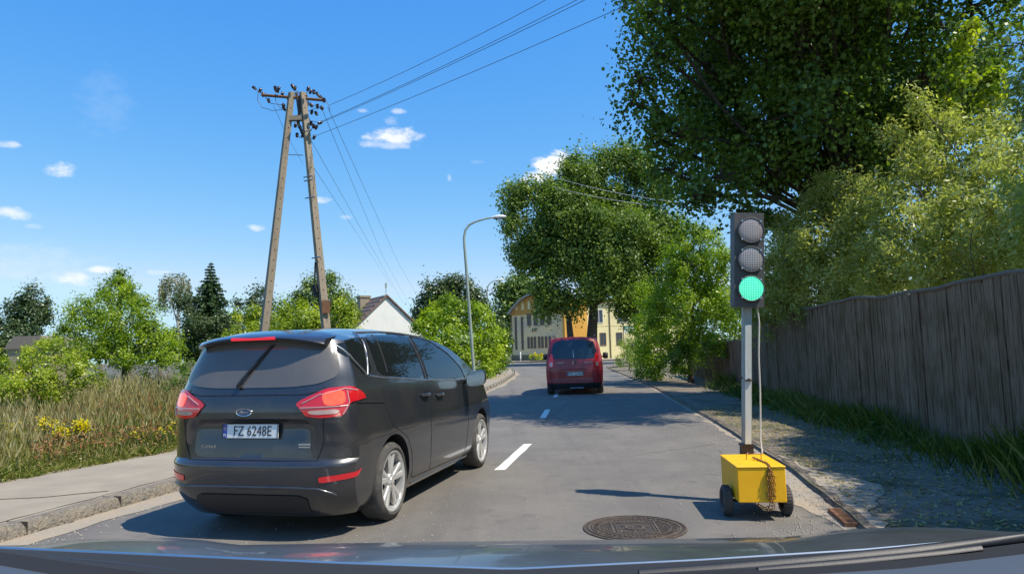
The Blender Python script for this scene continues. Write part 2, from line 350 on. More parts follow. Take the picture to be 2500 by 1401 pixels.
strip('right_ground', lambda y: FX(y)+.2, lambda y: 60, [y for y in np.arange(-25, 56, 3)], .03, 'soil', nx=3)
# far corner: pavement, kerbs and flower bed in front of the yellow building
strip('far_pavement', lambda y: RX(y)+.05, lambda y: 30, [y for y in np.arange(84.6, 104, 1.2)], .10, 'pavement', nx=3)
strip('far_left_pavement', lambda y: LX(y)-6, lambda y: LX(y)-.05, [y for y in np.arange(72, 130, 2)], .10, 'pavement', nx=2)
kb = MB()
for (p0, p1) in (((5.5, 84.4), (24, 83.6)), ((9.8, 60.4), (24, 66)), ((5.6, 84.4), (1.0, 90))):
    a = Vector((*p0, .06)); b = Vector((*p1, .06)); d = (b-a); kb.box((a+b)/2, (d.length, .16, .16), rz=math.atan2(d.y, d.x))
tag(kb.build('far_kerb', 'kerb'), kind='structure')
# centre line dashes
def cx(y): return float(np.interp(y, [0, 4, 8.65, 10.9, 16, 22, 32, 44, 55], [-1.9, -1.0, -.12, .27, .80, 1.44, 2.5, 3.5, 3.9]))
for k, (a, b) in enumerate([(2.7, 4.7), (8.55, 10.85), (14.9, 17.0), (21.4, 23.4), (27.4, 29.4), (33.4, 35.4), (39.4, 41.4), (45.4, 47.4)]):
    mb = MB(); ys2 = np.linspace(a, b, 8); vs = []
    for y in ys2: vs += [(cx(y)-.065+random.gauss(0, .003), y, .004), (cx(y)+.065+random.gauss(0, .003), y, .004)]
    mb.add(vs, [(2*i, 2*i+1, 2*i+3, 2*i+2) for i in range(7)])
    o = mb.build('lane_marking', 'paint'); tag(o, kind='structure')

# manhole cover: rings, square panel and rows of studs
M['iron'] = mat('cast_iron', (.13, .095, .068), .6, metal=.4, noise=[(20, (.22, .17, .12), .45, .65), (6, (.09, .07, .055), .5, .7)])
M['irondark'] = mat('iron_recess', (.045, .038, .032), .9)
mh = empty('manhole_cover', (.95, 5.66, .004), R_(-3)); tag(mh, 'round cast iron manhole cover with ring and square relief set in the asphalt', 'manhole cover')
MB().lathe([(0, .0), (.40, .0), (.405, -.01)], Matrix.Rotation(R_(-90), 4, 'Y'), n=64).build('frame', 'irondark', mh)
mb = MB(); T = Matrix.Rotation(R_(-90), 4, 'Y')
for (r0, r1) in ((.385, .40), (.345, .360), (.325, .332), (.275, .285)): mb.lathe([(r0, .0), (r0, .006), (r1, .006), (r1, .0)], T, n=64)
for k in range(44):
    a = k*2*math.pi/44
    if .25 < (k/44) < .42: continue
    mb.box((.303*math.cos(a), .303*math.sin(a), .003), (.026, .011, .006), rz=a)
for s in (1, -1):
    mb.box((0, s*.172, .003), (.36, .014, .006)); mb.box((s*.172, 0, .003), (.014, .33, .006)); mb.box((0, s*.145, .003), (.29, .006, .006)); mb.box((s*.143, 0, .003), (.006, .28, .006))
for k in range(11):
    for r in range(3):
        for s in (1, -1):
            x = -.15+.03*k; y = .195+.024*r
            if math.hypot(x, y) < .265: mb.box((x, s*y, .003), (.012, .016, .006)); mb.box((s*y, x, .003), (.016, .012, .006))
mb.lathe([(.06, 0), (.06, .006), (.075, .006), (.075, 0)], T, n=32)
for k in range(7): a = k*2*math.pi/7; mb.box((.10*math.cos(a), .10*math.sin(a), .003), (.022, .008, .006), rz=a)
mb.build('relief', 'iron', mh)
# drain grate
dg_ = empty('drain_grate', (2.78, 5.72, .006), R_(-11)); tag(dg_, 'rusty slotted drain grate in the gutter right of the yellow trolley', 'drain grate')
mb = MB(); mb.box((0, -.245, .012), (.42, .03, .03)); mb.box((0, .245, .012), (.42, .03, .03)); mb.box((-.195, 0, .012), (.03, .46, .03)); mb.box((.195, 0, .012), (.03, .46, .03)); mb.build('frame', 'rust', dg_)
mb = MB()
for k in range(11): mb.box((0, -.21+.042*k, .014), (.36, .017, .02))
mb.build('bars', 'rust', dg_)
MB().box((0, 0, .001), (.36, .46, .004)).build('pit', 'dark', dg_)

# ------------------------------------------------------------ foliage materials
M['lf_maple'] = leafmat('maple_leaves', [(.04, .07, .018), (.06, .10, .022), (.085, .13, .028), (.13, .18, .04)], .35, .07)
M['lf_oak'] = leafmat('oak_leaves', [(.055, .09, .022), (.08, .12, .028), (.11, .155, .034), (.155, .20, .045)], .36, .07)
M['lf_bright'] = leafmat('bright_leaves', [(.05, .085, .010), (.09, .145, .012), (.17, .23, .016), (.25, .30, .022)], .4, .07)
M['lf_mid'] = leafmat('mid_leaves', [(.045, .08, .02), (.075, .12, .028), (.11, .16, .035), (.16, .20, .05)], .3, .08)
M['lf_willow'] = leafmat('willow_leaves', [(.15, .17, .06), (.22, .235, .085), (.30, .31, .13), (.40, .40, .22)], .5, .07, (1.3, 1.45, .6, 1))
M['lf_dark'] = leafmat('dark_leaves', [(.02, .038, .016), (.032, .055, .022), (.05, .075, .03), (.085, .11, .05)], .18, .10)
M['lf_yellowgreen'] = leafmat('yellow_green_leaves', [(.08, .11, .012), (.14, .19, .018), (.22, .26, .025), (.33, .34, .05)], .38, .07)
M['lf_orange'] = leafmat('yellowing_leaves', [(.16, .17, .03), (.28, .24, .04), (.36, .26, .05)], .3, .05)
M['needles'] = leafmat('spruce_needles', [(.025, .05, .024), (.035, .065, .03), (.055, .09, .036)], .08, .06)
M['lf_birch'] = leafmat('birch_leaves', [(.05, .065, .03), (.09, .105, .045), (.14, .15, .08)], .25, .1)
M['grassblade'] = leafmat('grass_blades', [(.07, .105, .014), (.12, .155, .022), (.19, .20, .04), (.26, .235, .07), (.35, .27, .11)], .3, .04, (1.2, 1.3, .7, 1))
M['drygrass'] = leafmat('seed_grass', [(.30, .11, .05), (.26, .19, .07), (.30, .27, .10), (.38, .34, .15), (.46, .40, .22)], .25, .04, (1.1, 1.1, .8, 1))
M['petal'] = leafmat('yellow_petals', [(.60, .48, .01), (.75, .62, .015), (.85, .74, .03)], .25, .02, (1, 1, .5, 1))
M['weeds'] = leafmat('weeds', [(.03, .05, .012), (.05, .085, .02), (.09, .12, .03)], .25, .06)

def PL(rows, fl=1.0): return [(at(px, py, Y), (r*Y/FPX, r*Y/FPX, r*Y/FPX*fl)) for (px, py, Y, r) in rows]

# big maple behind the fence (its crown hangs over the road and shades it)
c = at(1985, 70, 16.3)
lob = fill_lobes(c, (4.75, 4.2, 5.3), 54, 1.2, seed=3, inner=.3)
lob += [(Vector((x, y, z)), (1.25, 1.25, 1.0)) for (x, y, z) in ((6.2, 12.6, 8.6), (6.7, 11.4, 8.4), (5.4, 13.2, 9.0), (4.4, 13.8, 9.6), (7.0, 12.6, 8.8))]  # unseen lobes above the frame, added to widen the shade on the road
lob += PL([(1545, 250, 16, 55), (1560, 190, 15.6, 60), (1600, 120, 15.5, 75), (1590, 40, 15.5, 60), (1640, 420, 16, 60), (1700, 480, 15.7, 55), (1810, 520, 16, 60), (1640, 330, 15.5, 75), (1590, 330, 16, 40),
           (1560, -20, 16, 60), (1620, -120, 16, 90), (2430, 150, 16, 60), (2450, 60, 16, 50), (1900, 560, 16, 50), (1760, 430, 15, 80), (2380, 230, 16.5, 60)], .85)
tree('maple_tree', 'huge dark green maple whose crown fills the upper right and hangs over the road', 'tree', (8.9, 17.6, .02), (8.6, 17.2, 4.2), .42, lob, 20, 50, .175, .13, .42, 'lf_maple', twigs=5, lr=.10, inner=.42, tone=.34, rand=1.3)
# (crown continues above the frame towards the camera)
# bright patch of leaves belongs to a slimmer maple sapling behind it
tree('maple_sapling', 'slim maple with a few bright yellow green leaf sprays high behind the willow shrub', 'tree', (8.6, 13.6, .02), (8.5, 13.4, 3.6), .10,
     PL([(2345, 120, 12.9, 36), (2365, 75, 12.9, 26), (2395, 205, 12.9, 34), (2350, 190, 12.9, 30), (2420, 240, 12.9, 22), (2330, 250, 13.2, 30)]), 20, 26, .17, .13, .2, 'lf_yellowgreen', twigs=3, lr=.12)
# two-trunk tree in front of the yellow building
c = at(1455, 552, 68)
lob = fill_lobes(c, (8.0, 6.3, 6.6), 46, 1.9, seed=5, inner=.25)
lob += PL([(1252, 480, 68, 34), (1254, 545, 68, 34), (1272, 610, 68, 34), (1520, 385, 68, 34), (1560, 400, 68, 34), (1290, 475, 68, 30), (1335, 470, 68, 35), (1400, 420, 68, 30), (1300, 640, 68, 40), (1340, 700, 66, 40), (1440, 695, 64, 34), (1490, 700, 64, 36), (1540, 695, 66, 44), (1590, 735, 66, 36), (1330, 745, 66, 24), (1365, 725, 66, 32), (1405, 745, 66, 30), (1560, 420, 68, 40), (1610, 470, 68, 40), (1600, 700, 68, 45), (1640, 560, 68, 40), (1480, 400, 68, 40), (1410, 410, 68, 38), (1540, 740, 68, 40)])
tree('oak_tree', 'large round dark green tree with two thick trunks in front of the yellow building', 'tree', (atx(1440, 68), 68, 0), at(1450, 735, 68), .62, lob, 13, 40, .42, .30, .90, 'lf_oak', twigs=5, lr=.10, inner=.45, rand=1.2, tone=.34,
     extra_trunk=[((atx(1400, 67), 67, -.1), at(1388, 770, 67), .42)])
# light green tree by the end of the fence
tree('young_tree', 'light green bushy tree leaning over the low end of the fence', 'tree', (atx(1700, 26), 27, .02), at(1690, 790, 26.5), .12,
     PL([(1690, 600, 26.5, 55), (1730, 610, 26, 45), (1650, 630, 27, 45), (1700, 670, 25.5, 70), (1750, 690, 26, 55), (1640, 700, 27, 55), (1620, 760, 27, 55), (1690, 750, 25, 75), (1760, 760, 25.5, 50), (1590, 800, 29, 40), (1650, 830, 27.5, 50), (1720, 810, 25, 40), (1600, 860, 29, 45), (1785, 720, 24.5, 40), (1570, 720, 29, 35), (1640, 885, 28, 40), (1690, 560, 26.5, 25), (1570, 890, 31, 35), (1600, 905, 29, 30), (1560, 790, 30, 32), (1600, 740, 28, 40), (1580, 840, 30, 36), (1680, 870, 26, 45), (1740, 850, 24.5, 40), (1790, 800, 23.5, 45), (1770, 750, 24, 45), (1760, 640, 25, 40), (1660, 660, 26.5, 50), (1720, 560, 26.5, 28)]),
     36, 48, .16, .085, .26, 'lf_bright', inner=.3)
tree('dark_shrub', 'dark green shrub at the fence end, low behind the grey pole', 'shrub', (atx(1590, 30), 30, .04), at(1590, 880, 30), .06,
     PL([(1560, 880, 33, 38), (1600, 850, 31, 45), (1545, 850, 36, 30), (1610, 900, 29, 35), (1655, 870, 26.5, 34)]), 22, 40, .15, .09, .24, 'lf_mid', inner=.3, crown_name='foliage', trunk_name='stem', bark='stem')
tree('round_shrub', 'rounded yellow green shrub at the road edge right of the red van', 'shrub', (atx(1535, 44), 44, .04), at(1538, 880, 44), .06,
     PL([(1530, 840, 44, 22), (1552, 835, 44, 20), (1525, 865, 43, 20), (1550, 870, 43, 24), (1518, 885, 44, 14)]), 22, 40, .16, .09, .25, 'lf_yellowgreen', inner=.3, crown_name='foliage', trunk_name='stem', bark='stem')
# willow-like shrubs behind the fence
tree('willow_shrub', 'tall olive green narrow-leaved shrub spilling over the fence at the right edge', 'shrub', (8.0, 11.6, .02), (7.9, 11.6, 2.4), .10,
     PL([(2230, 380, 12.6, 60), (2300, 300, 12.4, 50), (2235, 250, 12.4, 22), (2175, 320, 12.8, 18), (2420, 320, 12, 50), (2330, 400, 12.2, 110), (2410, 440, 11.6, 110), (2500, 520, 10.6, 120), (2250, 480, 12.4, 110), (2350, 560, 11.4, 130), (2450, 600, 10.6, 110), (2520, 640, 10, 70), (2240, 600, 12, 110), (2300, 680, 11.4, 60), (2560, 560, 9.8, 150), (2400, 660, 10.9, 50), (2150, 690, 12.4, 45), (2480, 420, 11.4, 60), (2250, 650, 14, 85), (2350, 640, 13.5, 85), (2450, 600, 13, 85)], 1.0),
     44, 60, .165, .052, .22, 'lf_willow', inner=.6, rand=1.7, upb=.15, twigs=5, lr=.12, crown_name='foliage', trunk_name='stem', bark='stem')
tree('willow_shrub', 'olive green narrow-leaved shrub behind the fence just right of the traffic light', 'shrub', (7.6, 14.6, .02), (7.6, 14.6, 2.2), .09,
     PL([(1950, 520, 15, 55), (2040, 470, 14.4, 50), (1930, 600, 15.2, 60), (2000, 580, 14.6, 90), (2090, 560, 14, 90), (2140, 500, 13.6, 70), (1960, 680, 15, 70), (2060, 660, 14, 90), (2150, 620, 13.2, 85), (1895, 690, 15.8, 50), (1890, 640, 16, 35), (1890, 740, 15.8, 30), (1975, 735, 14.8, 34), (1920, 745, 15.4, 34), (1860, 700, 16.6, 45), (1850, 750, 17, 40), (1870, 780, 17.5, 40), (1950, 640, 15.6, 70), (2030, 720, 14, 40), (1900, 700, 17, 75), (1990, 690, 16.5, 85), (2080, 690, 16, 85), (2160, 670, 15.5, 75), (1860, 740, 18, 60), (2020, 430, 14.6, 22), (2080, 450, 14, 25)], 1.0),
     48, 60, .165, .052, .22, 'lf_willow', inner=.6, rand=1.7, upb=.15, twigs=5, lr=.12, crown_name='foliage', trunk_name='stem', bark='stem')
tree('yellowing_shrub', 'thin shrub with orange yellow leaves poking above the fence at the far right', 'shrub', (6.9, 10.2, .02), (6.9, 10.2, 2.2), .03,
     PL([(2330, 620, 10.2, 24), (2315, 660, 10.3, 24), (2440, 560, 10, 26), (2420, 520, 10, 20), (2390, 640, 10, 16)]), 40, 22, .10, .03, .12, 'lf_orange', inner=.1, twigs=3, crown_name='foliage', trunk_name='stem', bark='stem')
tree('yellowing_shrub', 'thin shrub with orange brown leaves beside the green lamp', 'shrub', (6.9, 15.5, .02), (6.9, 15.5, 1.8), .03,
     PL([(1868, 640, 15.3, 20), (1872, 690, 15.3, 26), (1880, 730, 15.3, 20)]), 40, 26, .11, .035, .14, 'lf_orange', inner=.1, twigs=3, crown_name='foliage', trunk_name='stem', bark='stem')
for (x, y, lab) in ((7.2, 7.2, 'unseen olive shrub added just outside the right edge to shade the pavement'), (7.0, 4.4, 'unseen olive shrub added for shade behind the fence beside the own car'), (6.7, 1.8, 'unseen olive shrub added for shade behind the fence behind the own car door')):  # unseen shrubs, added and shaped so their shade covers the right pavement
    lb_ = [(Vector((max(6.4, .74*y_+1.0, 4.12+.567*z+.2*(y_-6.5))+random.uniform(0, .5), y_, z)), (.85, .9, .8)) for z in ((2.0, 2.8, 3.6, 4.4, 5.2, 6.0, 6.7) if y < 9 else (5.2, 6.0, 6.7, 7.4)) for y_ in (y-1.1, y-.3, y+.5, y+(1.3 if y < 9 else .8))]
    tree('willow_shrub', lab, 'shrub', (x, y, .02), (x, y, 2.2), .09, lb_, 40, 50, .17, .07, .26, 'lf_willow', inner=.2, twigs=3, lr=.12, crown_name='foliage', trunk_name='stem', bark='stem')
# needle tree sliver at the right edge
tree('pine_tree', 'dark pine branches seen at the very right edge above the shrub', 'tree', (atx(2620, 14), 14.2, .02), at(2620, 500, 14), .18,
     PL([(2500, 110, 13.8, 38), (2510, 190, 13.8, 45), (2520, 270, 13.8, 40), (2495, 300, 13.8, 24), (2560, 200, 14, 80), (2590, 80, 14, 80)]), 24, 60, .16, .02, .2, 'needles', inner=.2, twigs=5)

# ---- left side
tree('hedge_tree', 'bright green bushy tree at the bend behind the green lamp post', 'tree', (atx(1130, 37), 37, .1), at(1130, 860, 37), .12,
     PL([(1085, 745, 38, 24), (1060, 780, 37, 40), (1110, 780, 37, 45), (1160, 775, 37, 38), (1190, 800, 38, 36), (1215, 830, 40, 28), (1075, 830, 35, 45), (1120, 840, 35, 50), (1170, 845, 36, 48), (1215, 860, 40, 26), (1060, 870, 34, 40), (1110, 880, 34, 40), (1165, 890, 35, 36), (1200, 885, 38, 26), (1035, 800, 36, 24), (1225, 880, 42, 18), (1040, 850, 34, 28)]),
     24, 50, .24, .15, .34, 'lf_bright', inner=.35)
tree('chestnut_tree', 'dark green tree standing behind the bright bushes left of the street lamp', 'tree', (atx(1095, 62), 62, 0), at(1095, 790, 62), .3,
     PL([(1060, 715, 62, 36), (1095, 700, 62, 34), (1140, 715, 62, 36), (1170, 735, 62, 24), (1040, 750, 62, 32), (1100, 750, 62, 50), (1025, 770, 62, 20), (1165, 755, 62, 28), (1110, 690, 62, 18)]), 12, 40, .36, .24, .6, 'lf_dark', inner=.4)
tree('poplar_tree', 'mid green tree beside the arched roof of the yellow building', 'tree', (atx(1255, 118), 118, 0), at(1255, 800, 118), .5,
     PL([(1240, 705, 118, 28), (1270, 700, 118, 26), (1295, 715, 118, 26), (1230, 740, 118, 28), (1265, 740, 118, 36), (1225, 780, 118, 26), (1240, 810, 118, 26), (1290, 750, 118, 26)]), 6, 36, .75, .5, 1.1, 'lf_mid', inner=.4)
tree('garden_tree', 'dark bush filling the gap between the roadside hedge and the yellow building', 'tree', (atx(1215, 80), 80, 0), at(1215, 840, 80), .2,
     PL([(1205, 775, 80, 22), (1222, 800, 80, 22), (1235, 830, 80, 18), (1212, 840, 80, 22), (1236, 858, 82, 12)]), 9, 36, .4, .26, .6, 'lf_dark', inner=.4)
# behind the dark car
tree('lime_tree', 'light green tree with pointed tops behind the right pole leg', 'tree', (atx(790, 46), 46, 0), at(785, 800, 46), .2,
     PL([(760, 695, 46, 22), (800, 690, 46, 24), (745, 725, 46, 30), (790, 730, 46, 36), (835, 725, 46, 26), (860, 745, 46, 22), (720, 750, 46, 24), (850, 780, 46, 32), (800, 780, 46, 40), (755, 790, 46, 36), (780, 705, 46, 26), (700, 790, 46, 30)]), 20, 46, .28, .15, .42, 'lf_mid', inner=.35)
tree('roadside_bush', 'yellow green bush between the two pole legs', 'shrub', (atx(740, 36), 36, .1), at(740, 830, 36), .08,
     PL([(700, 775, 36, 28), (740, 755, 36, 30), (775, 780, 35, 30), (720, 800, 35, 34), (680, 800, 36, 24), (760, 815, 35, 34), (700, 830, 35, 40), (770, 850, 35, 40), (735, 780, 35, 36), (690, 750, 36, 20)]), 26, 46, .2, .13, .3, 'lf_yellowgreen', inner=.3, crown_name='foliage', trunk_name='stem', bark='stem')
tree('roadside_bush', 'yellow green bush just left of the white gable', 'shrub', (atx(840, 35), 35, .1), at(840, 840, 35), .08,
     PL([(830, 770, 35, 26), (860, 775, 35, 20), (845, 800, 34.5, 34), (815, 810, 35, 30), (870, 820, 34.5, 24), (840, 850, 34, 44), (850, 765, 35, 28), (820, 745, 35, 20)]), 26, 46, .2, .13, .3, 'lf_yellowgreen', inner=.3, crown_name='foliage', trunk_name='stem', bark='stem')
tree('ash_tree', 'bluish green tree behind the left pole leg', 'tree', (atx(625, 50), 50, 0), at(625, 800, 50), .2,
     PL([(620, 725, 50, 24), (650, 725, 50, 22), (595, 745, 50, 24), (630, 755, 50, 34), (668, 755, 50, 22), (600, 785, 50, 30), (650, 790, 50, 32)]), 10, 42, .3, .18, .45, 'lf_dark', inner=.4)
tree('roadside_bush', 'yellow green bush left of the left pole leg above the car roof', 'shrub', (atx(610, 36), 36, .1), at(610, 840, 36), .08,
     PL([(590, 780, 37, 26), (625, 775, 37, 26), (660, 775, 37, 24), (600, 815, 36, 32), (640, 815, 36, 32), (570, 820, 36, 24), (610, 850, 36, 40)]), 24, 44, .2, .13, .3, 'lf_yellowgreen', inner=.3, crown_name='foliage', trunk_name='stem', bark='stem')
# spruce
def spruce(base, H, Rm, label):
    root = empty('spruce_tree', base); tag(root, label, 'tree'); mb = MB(); mb.tube([(0, 0, -.1), (0, 0, H*.5), (0, 0, H)], [.14, .08, .015], 8); P, D = [], []
    z = .25
    while z < H-.05:
        r = Rm*(1-z/H)**.85*random.uniform(.8, 1.12)+.06; n = max(5, int(11*(1-z/H)+5)); a0 = random.random()*6
        for k in range(n):
            a = a0+k*2*math.pi/n+random.gauss(0, .15); rr = r*random.uniform(.7, 1.15)
            if rr > .3: mb.tube([(0, 0, z), (math.cos(a)*rr*.5, math.sin(a)*rr*.5, z-.02*rr), (math.cos(a)*rr, math.sin(a)*rr, z-.10*rr)], [.022, .014, .005], 4, cap=False)
            m_ = int(26+90*rr); t = RNG.uniform(.08, 1.05, m_)
            w = (.04+.16*(1-abs(t-.5)))*min(1, rr)
            P.append(np.stack([math.cos(a)*rr*t+RNG.normal(size=m_)*w*.6, math.sin(a)*rr*t+RNG.normal(size=m_)*w*.6, z-.14*rr*t**2+.08*t*rr-np.abs(RNG.normal(size=m_))*w*.7], 1))
            D.append(np.tile([math.cos(a), math.sin(a), -.5], (m_, 1)))
        z += .16+.12*(1-z/H)
    P = np.concatenate(P); D = np.concatenate(D); n = len(P)
    t = unit(D+RNG.normal(size=(n, 3))*.4); Nn = unit(np.cross(t, RNG.normal(size=(n, 3)))); b = np.cross(Nn, t)
    V = np.empty((n, 4, 3)); l = .16; w = .035; V[:, 0] = P-t*l/2; V[:, 1] = P+b*w; V[:, 2] = P+t*l/2; V[:, 3] = P-b*w
    fast_mesh('crown', V.reshape(-1, 3), 4, RNG.uniform(0, 1, n), 'needles', root); mb.build('trunk', 'bark', root, fixn=False)
spruce((atx(513, 42), 42, 0), 7.25, 2.3, 'dark pointed spruce taller than its neighbours left of the power pole')
tree('garden_tree', 'dense dark green tree at the foot of the spruce', 'tree', (atx(470, 41), 41, 0), at(470, 820, 41), .15,
     PL([(455, 745, 42, 28), (480, 730, 42, 26), (470, 790, 41, 36), (560, 780, 41, 26), (580, 820, 40, 30), (500, 780, 40, 34), (500, 830, 40, 34), (545, 800, 41, 26), (520, 850, 39, 30), (450, 830, 40, 34), (560, 840, 40, 28)]), 22, 44, .22, .14, .32, 'lf_dark', inner=.3)
# weeping birch
root = empty('birch_tree', (atx(425, 44), 44, 0)); tag(root, 'slender weeping birch with pale curved trunk beside the spruce', 'tree'); b0 = Vector(root.location)
mb = MB()
def relp(px, py, Y=44): return at(px, py, Y)-b0
mb.tube([(0, 0, -.1), relp(436, 830), relp(434, 770), relp(440, 720), relp(430, 690), relp(420, 678)], [.14, .11, .09, .06, .04, .02], 8)
mb.tube([relp(434, 770), relp(436, 730), relp(448, 700), relp(458, 690)], [.06, .05, .04, .02], 7)
mb.tube([relp(436, 800), relp(420, 740), relp(402, 690)], [.05, .035, .015], 6)
PP = []
for (px, py, ln) in [(395, 685, 60), (402, 676, 80), (412, 672, 90), (420, 670, 70), (430, 672, 80), (440, 676, 70), (450, 672, 60), (460, 680, 50), (390, 700, 55), (408, 680, 85), (425, 674, 85), (445, 676, 80), (400, 690, 70), (455, 690, 60), (415, 690, 90), (396, 715, 40), (436, 690, 90), (465, 700, 40)]:
    for rep in range(3):
        p = relp(px+random.gauss(0, 3), py+random.gauss(0, 4), 44+random.gauss(0, .6)); L_ = ln*44/FPX*random.uniform(.6, 1.1)
        q = [p, p+Vector((random.gauss(0, .1), random.gauss(0, .1), -L_*.5)), p+Vector((random.gauss(0, .15), random.gauss(0, .1), -L_))]
        mb.tube(q, [.012, .008, .004], 3, cap=False)
        t = RNG.uniform(0, 1, 46)[:, None]; PP.append(np.array(p)+t*(np.array(q[2])-np.array(p))+RNG.normal(size=(46, 3))*.07)
P = np.concatenate(PP); Nn = unit(RNG.normal(size=P.shape)); V = leaves(P, Nn, .16, .07, droop=1.2); fast_mesh('crown', V, 4, RNG.uniform(0, 1, len(P)), 'lf_birch', root); mb.build('trunk', 'birchbark', root, smooth=80)
tree('chestnut_tree', 'dome-shaped dark green tree at the far left edge', 'tree', (atx(75, 52), 52, 0), at(75, 830, 52), .3,
     PL([(70, 730, 52, 30), (95, 745, 52, 26), (45, 750, 52, 28), (75, 770, 52, 42), (30, 780, 52, 34), (105, 775, 52, 22), (20, 820, 50, 40), (60, 810, 51, 36), (15, 860, 48, 36)]), 12, 44, .32, .2, .5, 'lf_dark', inner=.4)
tree('willow_tree', 'large spreading green bush-like tree in the middle of the meadow on the left', 'tree', (atx(300, 22), 22, .1), at(305, 850, 22), .13,
     PL([(290, 690, 23, 24), (260, 705, 23, 20), (310, 700, 23, 24), (335, 725, 23, 22), (290, 740, 22.5, 50), (210, 745, 22.5, 28), (180, 765, 22.5, 30), (225, 780, 22, 46), (170, 810, 22, 36), (240, 830, 21.5, 50), (300, 790, 21.5, 60), (355, 780, 22, 42), (370, 810, 21.5, 46), (405, 830, 21.5, 36), (420, 860, 21, 34), (340, 850, 21, 50), (290, 870, 21, 44), (440, 895, 20.5, 22), (225, 870, 21, 40), (380, 885, 20.5, 36), (345, 730, 22.8, 20)]),
     46, 54, .13, .066, .22, 'lf_bright', inner=.3, twigs=5, lr=.12)
tree('elder_tree', 'darker green tree top rising behind the big meadow bush', 'tree', (atx(285, 30), 30, .1), at(285, 800, 30), .12,
     PL([(275, 685, 30, 22), (305, 690, 30, 24), (290, 672, 30, 14), (330, 715, 30, 20), (345, 740, 30, 20), (290, 720, 30, 36), (255, 715, 30, 18), (170, 840, 30, 26), (140, 820, 30, 24)]), 20, 40, .17, .10, .24, 'lf_mid', inner=.3)
tree('meadow_shrub', 'bright lime green shrub at the left edge of the meadow', 'shrub', (atx(90, 15), 15.3, .1), at(95, 930, 15.3), .05,
     PL([(60, 890, 15.5, 40), (120, 870, 15.5, 40), (180, 890, 15.3, 45), (20, 920, 15, 45), (90, 930, 15, 55), (160, 940, 15, 50), (215, 925, 15.2, 35), (-30, 900, 15, 50), (40, 960, 14.5, 45), (-20, 960, 14.5, 50), (140, 850, 15.8, 22), (60, 860, 16, 26), (100, 845, 16.5, 22)]), 80, 50, .09, .052, .14, 'lf_yellowgreen', inner=.3, crown_name='foliage', trunk_name='stem', bark='stem')
tree('meadow_shrub', 'small pale green shrub beside the left side of the dark car', 'shrub', (atx(455, 17), 17, .1), at(455, 940, 17), .03,
     PL([(450, 905, 17, 26), (470, 890, 17, 20), (435, 925, 17, 22), (480, 920, 17, 24), (420, 940, 17, 18)]), 50, 36, .08, .04, .13, 'lf_mid', inner=.3, crown_name='foliage', trunk_name='stem', bark='stem')
# distant belt of woodland closing the horizon behind houses and hedges
rows = [(x, 862-random.uniform(0, 14), 150+random.uniform(-15, 15), random.uniform(10, 18)) for x in range(-60, 1240, 16)]+[(x, 850-random.uniform(0, 20), 150, 18) for x in range(1560, 2700, 30)]
V, rn, cc = clump_crown(PL(rows), 5, 26, 1.0, .7, 1.1); o = fast_mesh('distant_wood', V, 4, rn, 'lf_dark'); tag(o, kind='stuff')

# ------------------------------------------------------------ grass on the left verge
def gnoise(x, y):
    return .5+.25*np.sin(x*.9+1.3*np.sin(y*.5))+.25*np.sin(y*.8+x*.35+2)
def blades(name, n, xr, yr, hfun, w, m, rfun, parent=None, keep=None, lean=.25, z0=.09):
    x = RNG.uniform(*xr, n); y = yr[0]+(yr[1]-yr[0])*RNG.uniform(0, 1, n)**1.5
    edge = np.interp(y, [a for a, _ in LXT], [b for _, b in LXT])-np.interp(y, [0, 8, 10.4, 20, 32, 50], [2.3, 2.15, 1.8, 1.5, 1.25, 1.0])
    x = edge-.03+.06*np.sin(y*7)+.05*np.sin(y*19)-(x-xr[0]); d = edge-x
    k = np.ones(n, bool) if keep is None else keep(x, y, d); x, y, d = x[k], y[k], d[k]; n = len(x)
    h = hfun(x, y, d)*RNG.uniform(.55, 1.25, n); ww = w*(1+.05*np.maximum(y-8, 0)); a = RNG.uniform(0, 2*math.pi, n)
    dx, dy = np.cos(a)*ww, np.sin(a)*ww; lx, ly = RNG.normal(size=n)*lean*h, RNG.normal(size=n)*lean*h
    V = np.empty((n, 4, 3)); z = np.full(n, z0)
    V[:, 0] = np.stack([x-dx/2, y-dy/2, z], 1); V[:, 1] = np.stack([x+dx/2, y+dy/2, z], 1)
    V[:, 2] = np.stack([x+dx/3+lx*.4, y+dy/3+ly*.4, z+h*.6], 1); V[:, 3] = np.stack([x+lx, y+ly, z+h], 1)
    o = fast_mesh(name, V.reshape(-1, 3), 4, rfun(x, y, d, n), m, parent); return o
hg = lambda x, y, d: np.interp(d, [0, .5, 1.5, 3, 6, 10], [.07, .12, .20, .33, .48, .56])*(.6+.8*gnoise(x, y))
o = blades('grass', 260000, (0, 16), (4.5, 34), hg, .0075, 'grassblade', lambda x, y, d, n: np.clip(.12+.55*gnoise(x*1.7, y*1.3)+RNG.normal(size=n)*.2-.25*(d < .8), 0, 1)); tag(o, kind='stuff')
o = blades('low_grass', 60000, (0, 4), (4.5, 24), lambda x, y, d: .05+.12*gnoise(x*3, y*3), .022, 'grassblade', lambda x, y, d, n: np.clip(.15+.5*gnoise(x*3.1, y*2.3)+RNG.normal(size=n)*.22, 0, 1), lean=.8); tag(o, kind='stuff')
o = blades('seed_grass', 46000, (1.2, 15), (5, 32), lambda x, y, d: np.interp(d, [0, 1, 3, 6], [.12, .25, .50, .78])*(.7+.5*gnoise(x, y)), .006, 'drygrass', lambda x, y, d, n: np.clip(.35+.5*gnoise(x*.8+3, y*.9)+RNG.normal(size=n)*.22, 0, 1), lean=.14); tag(o, kind='stuff')
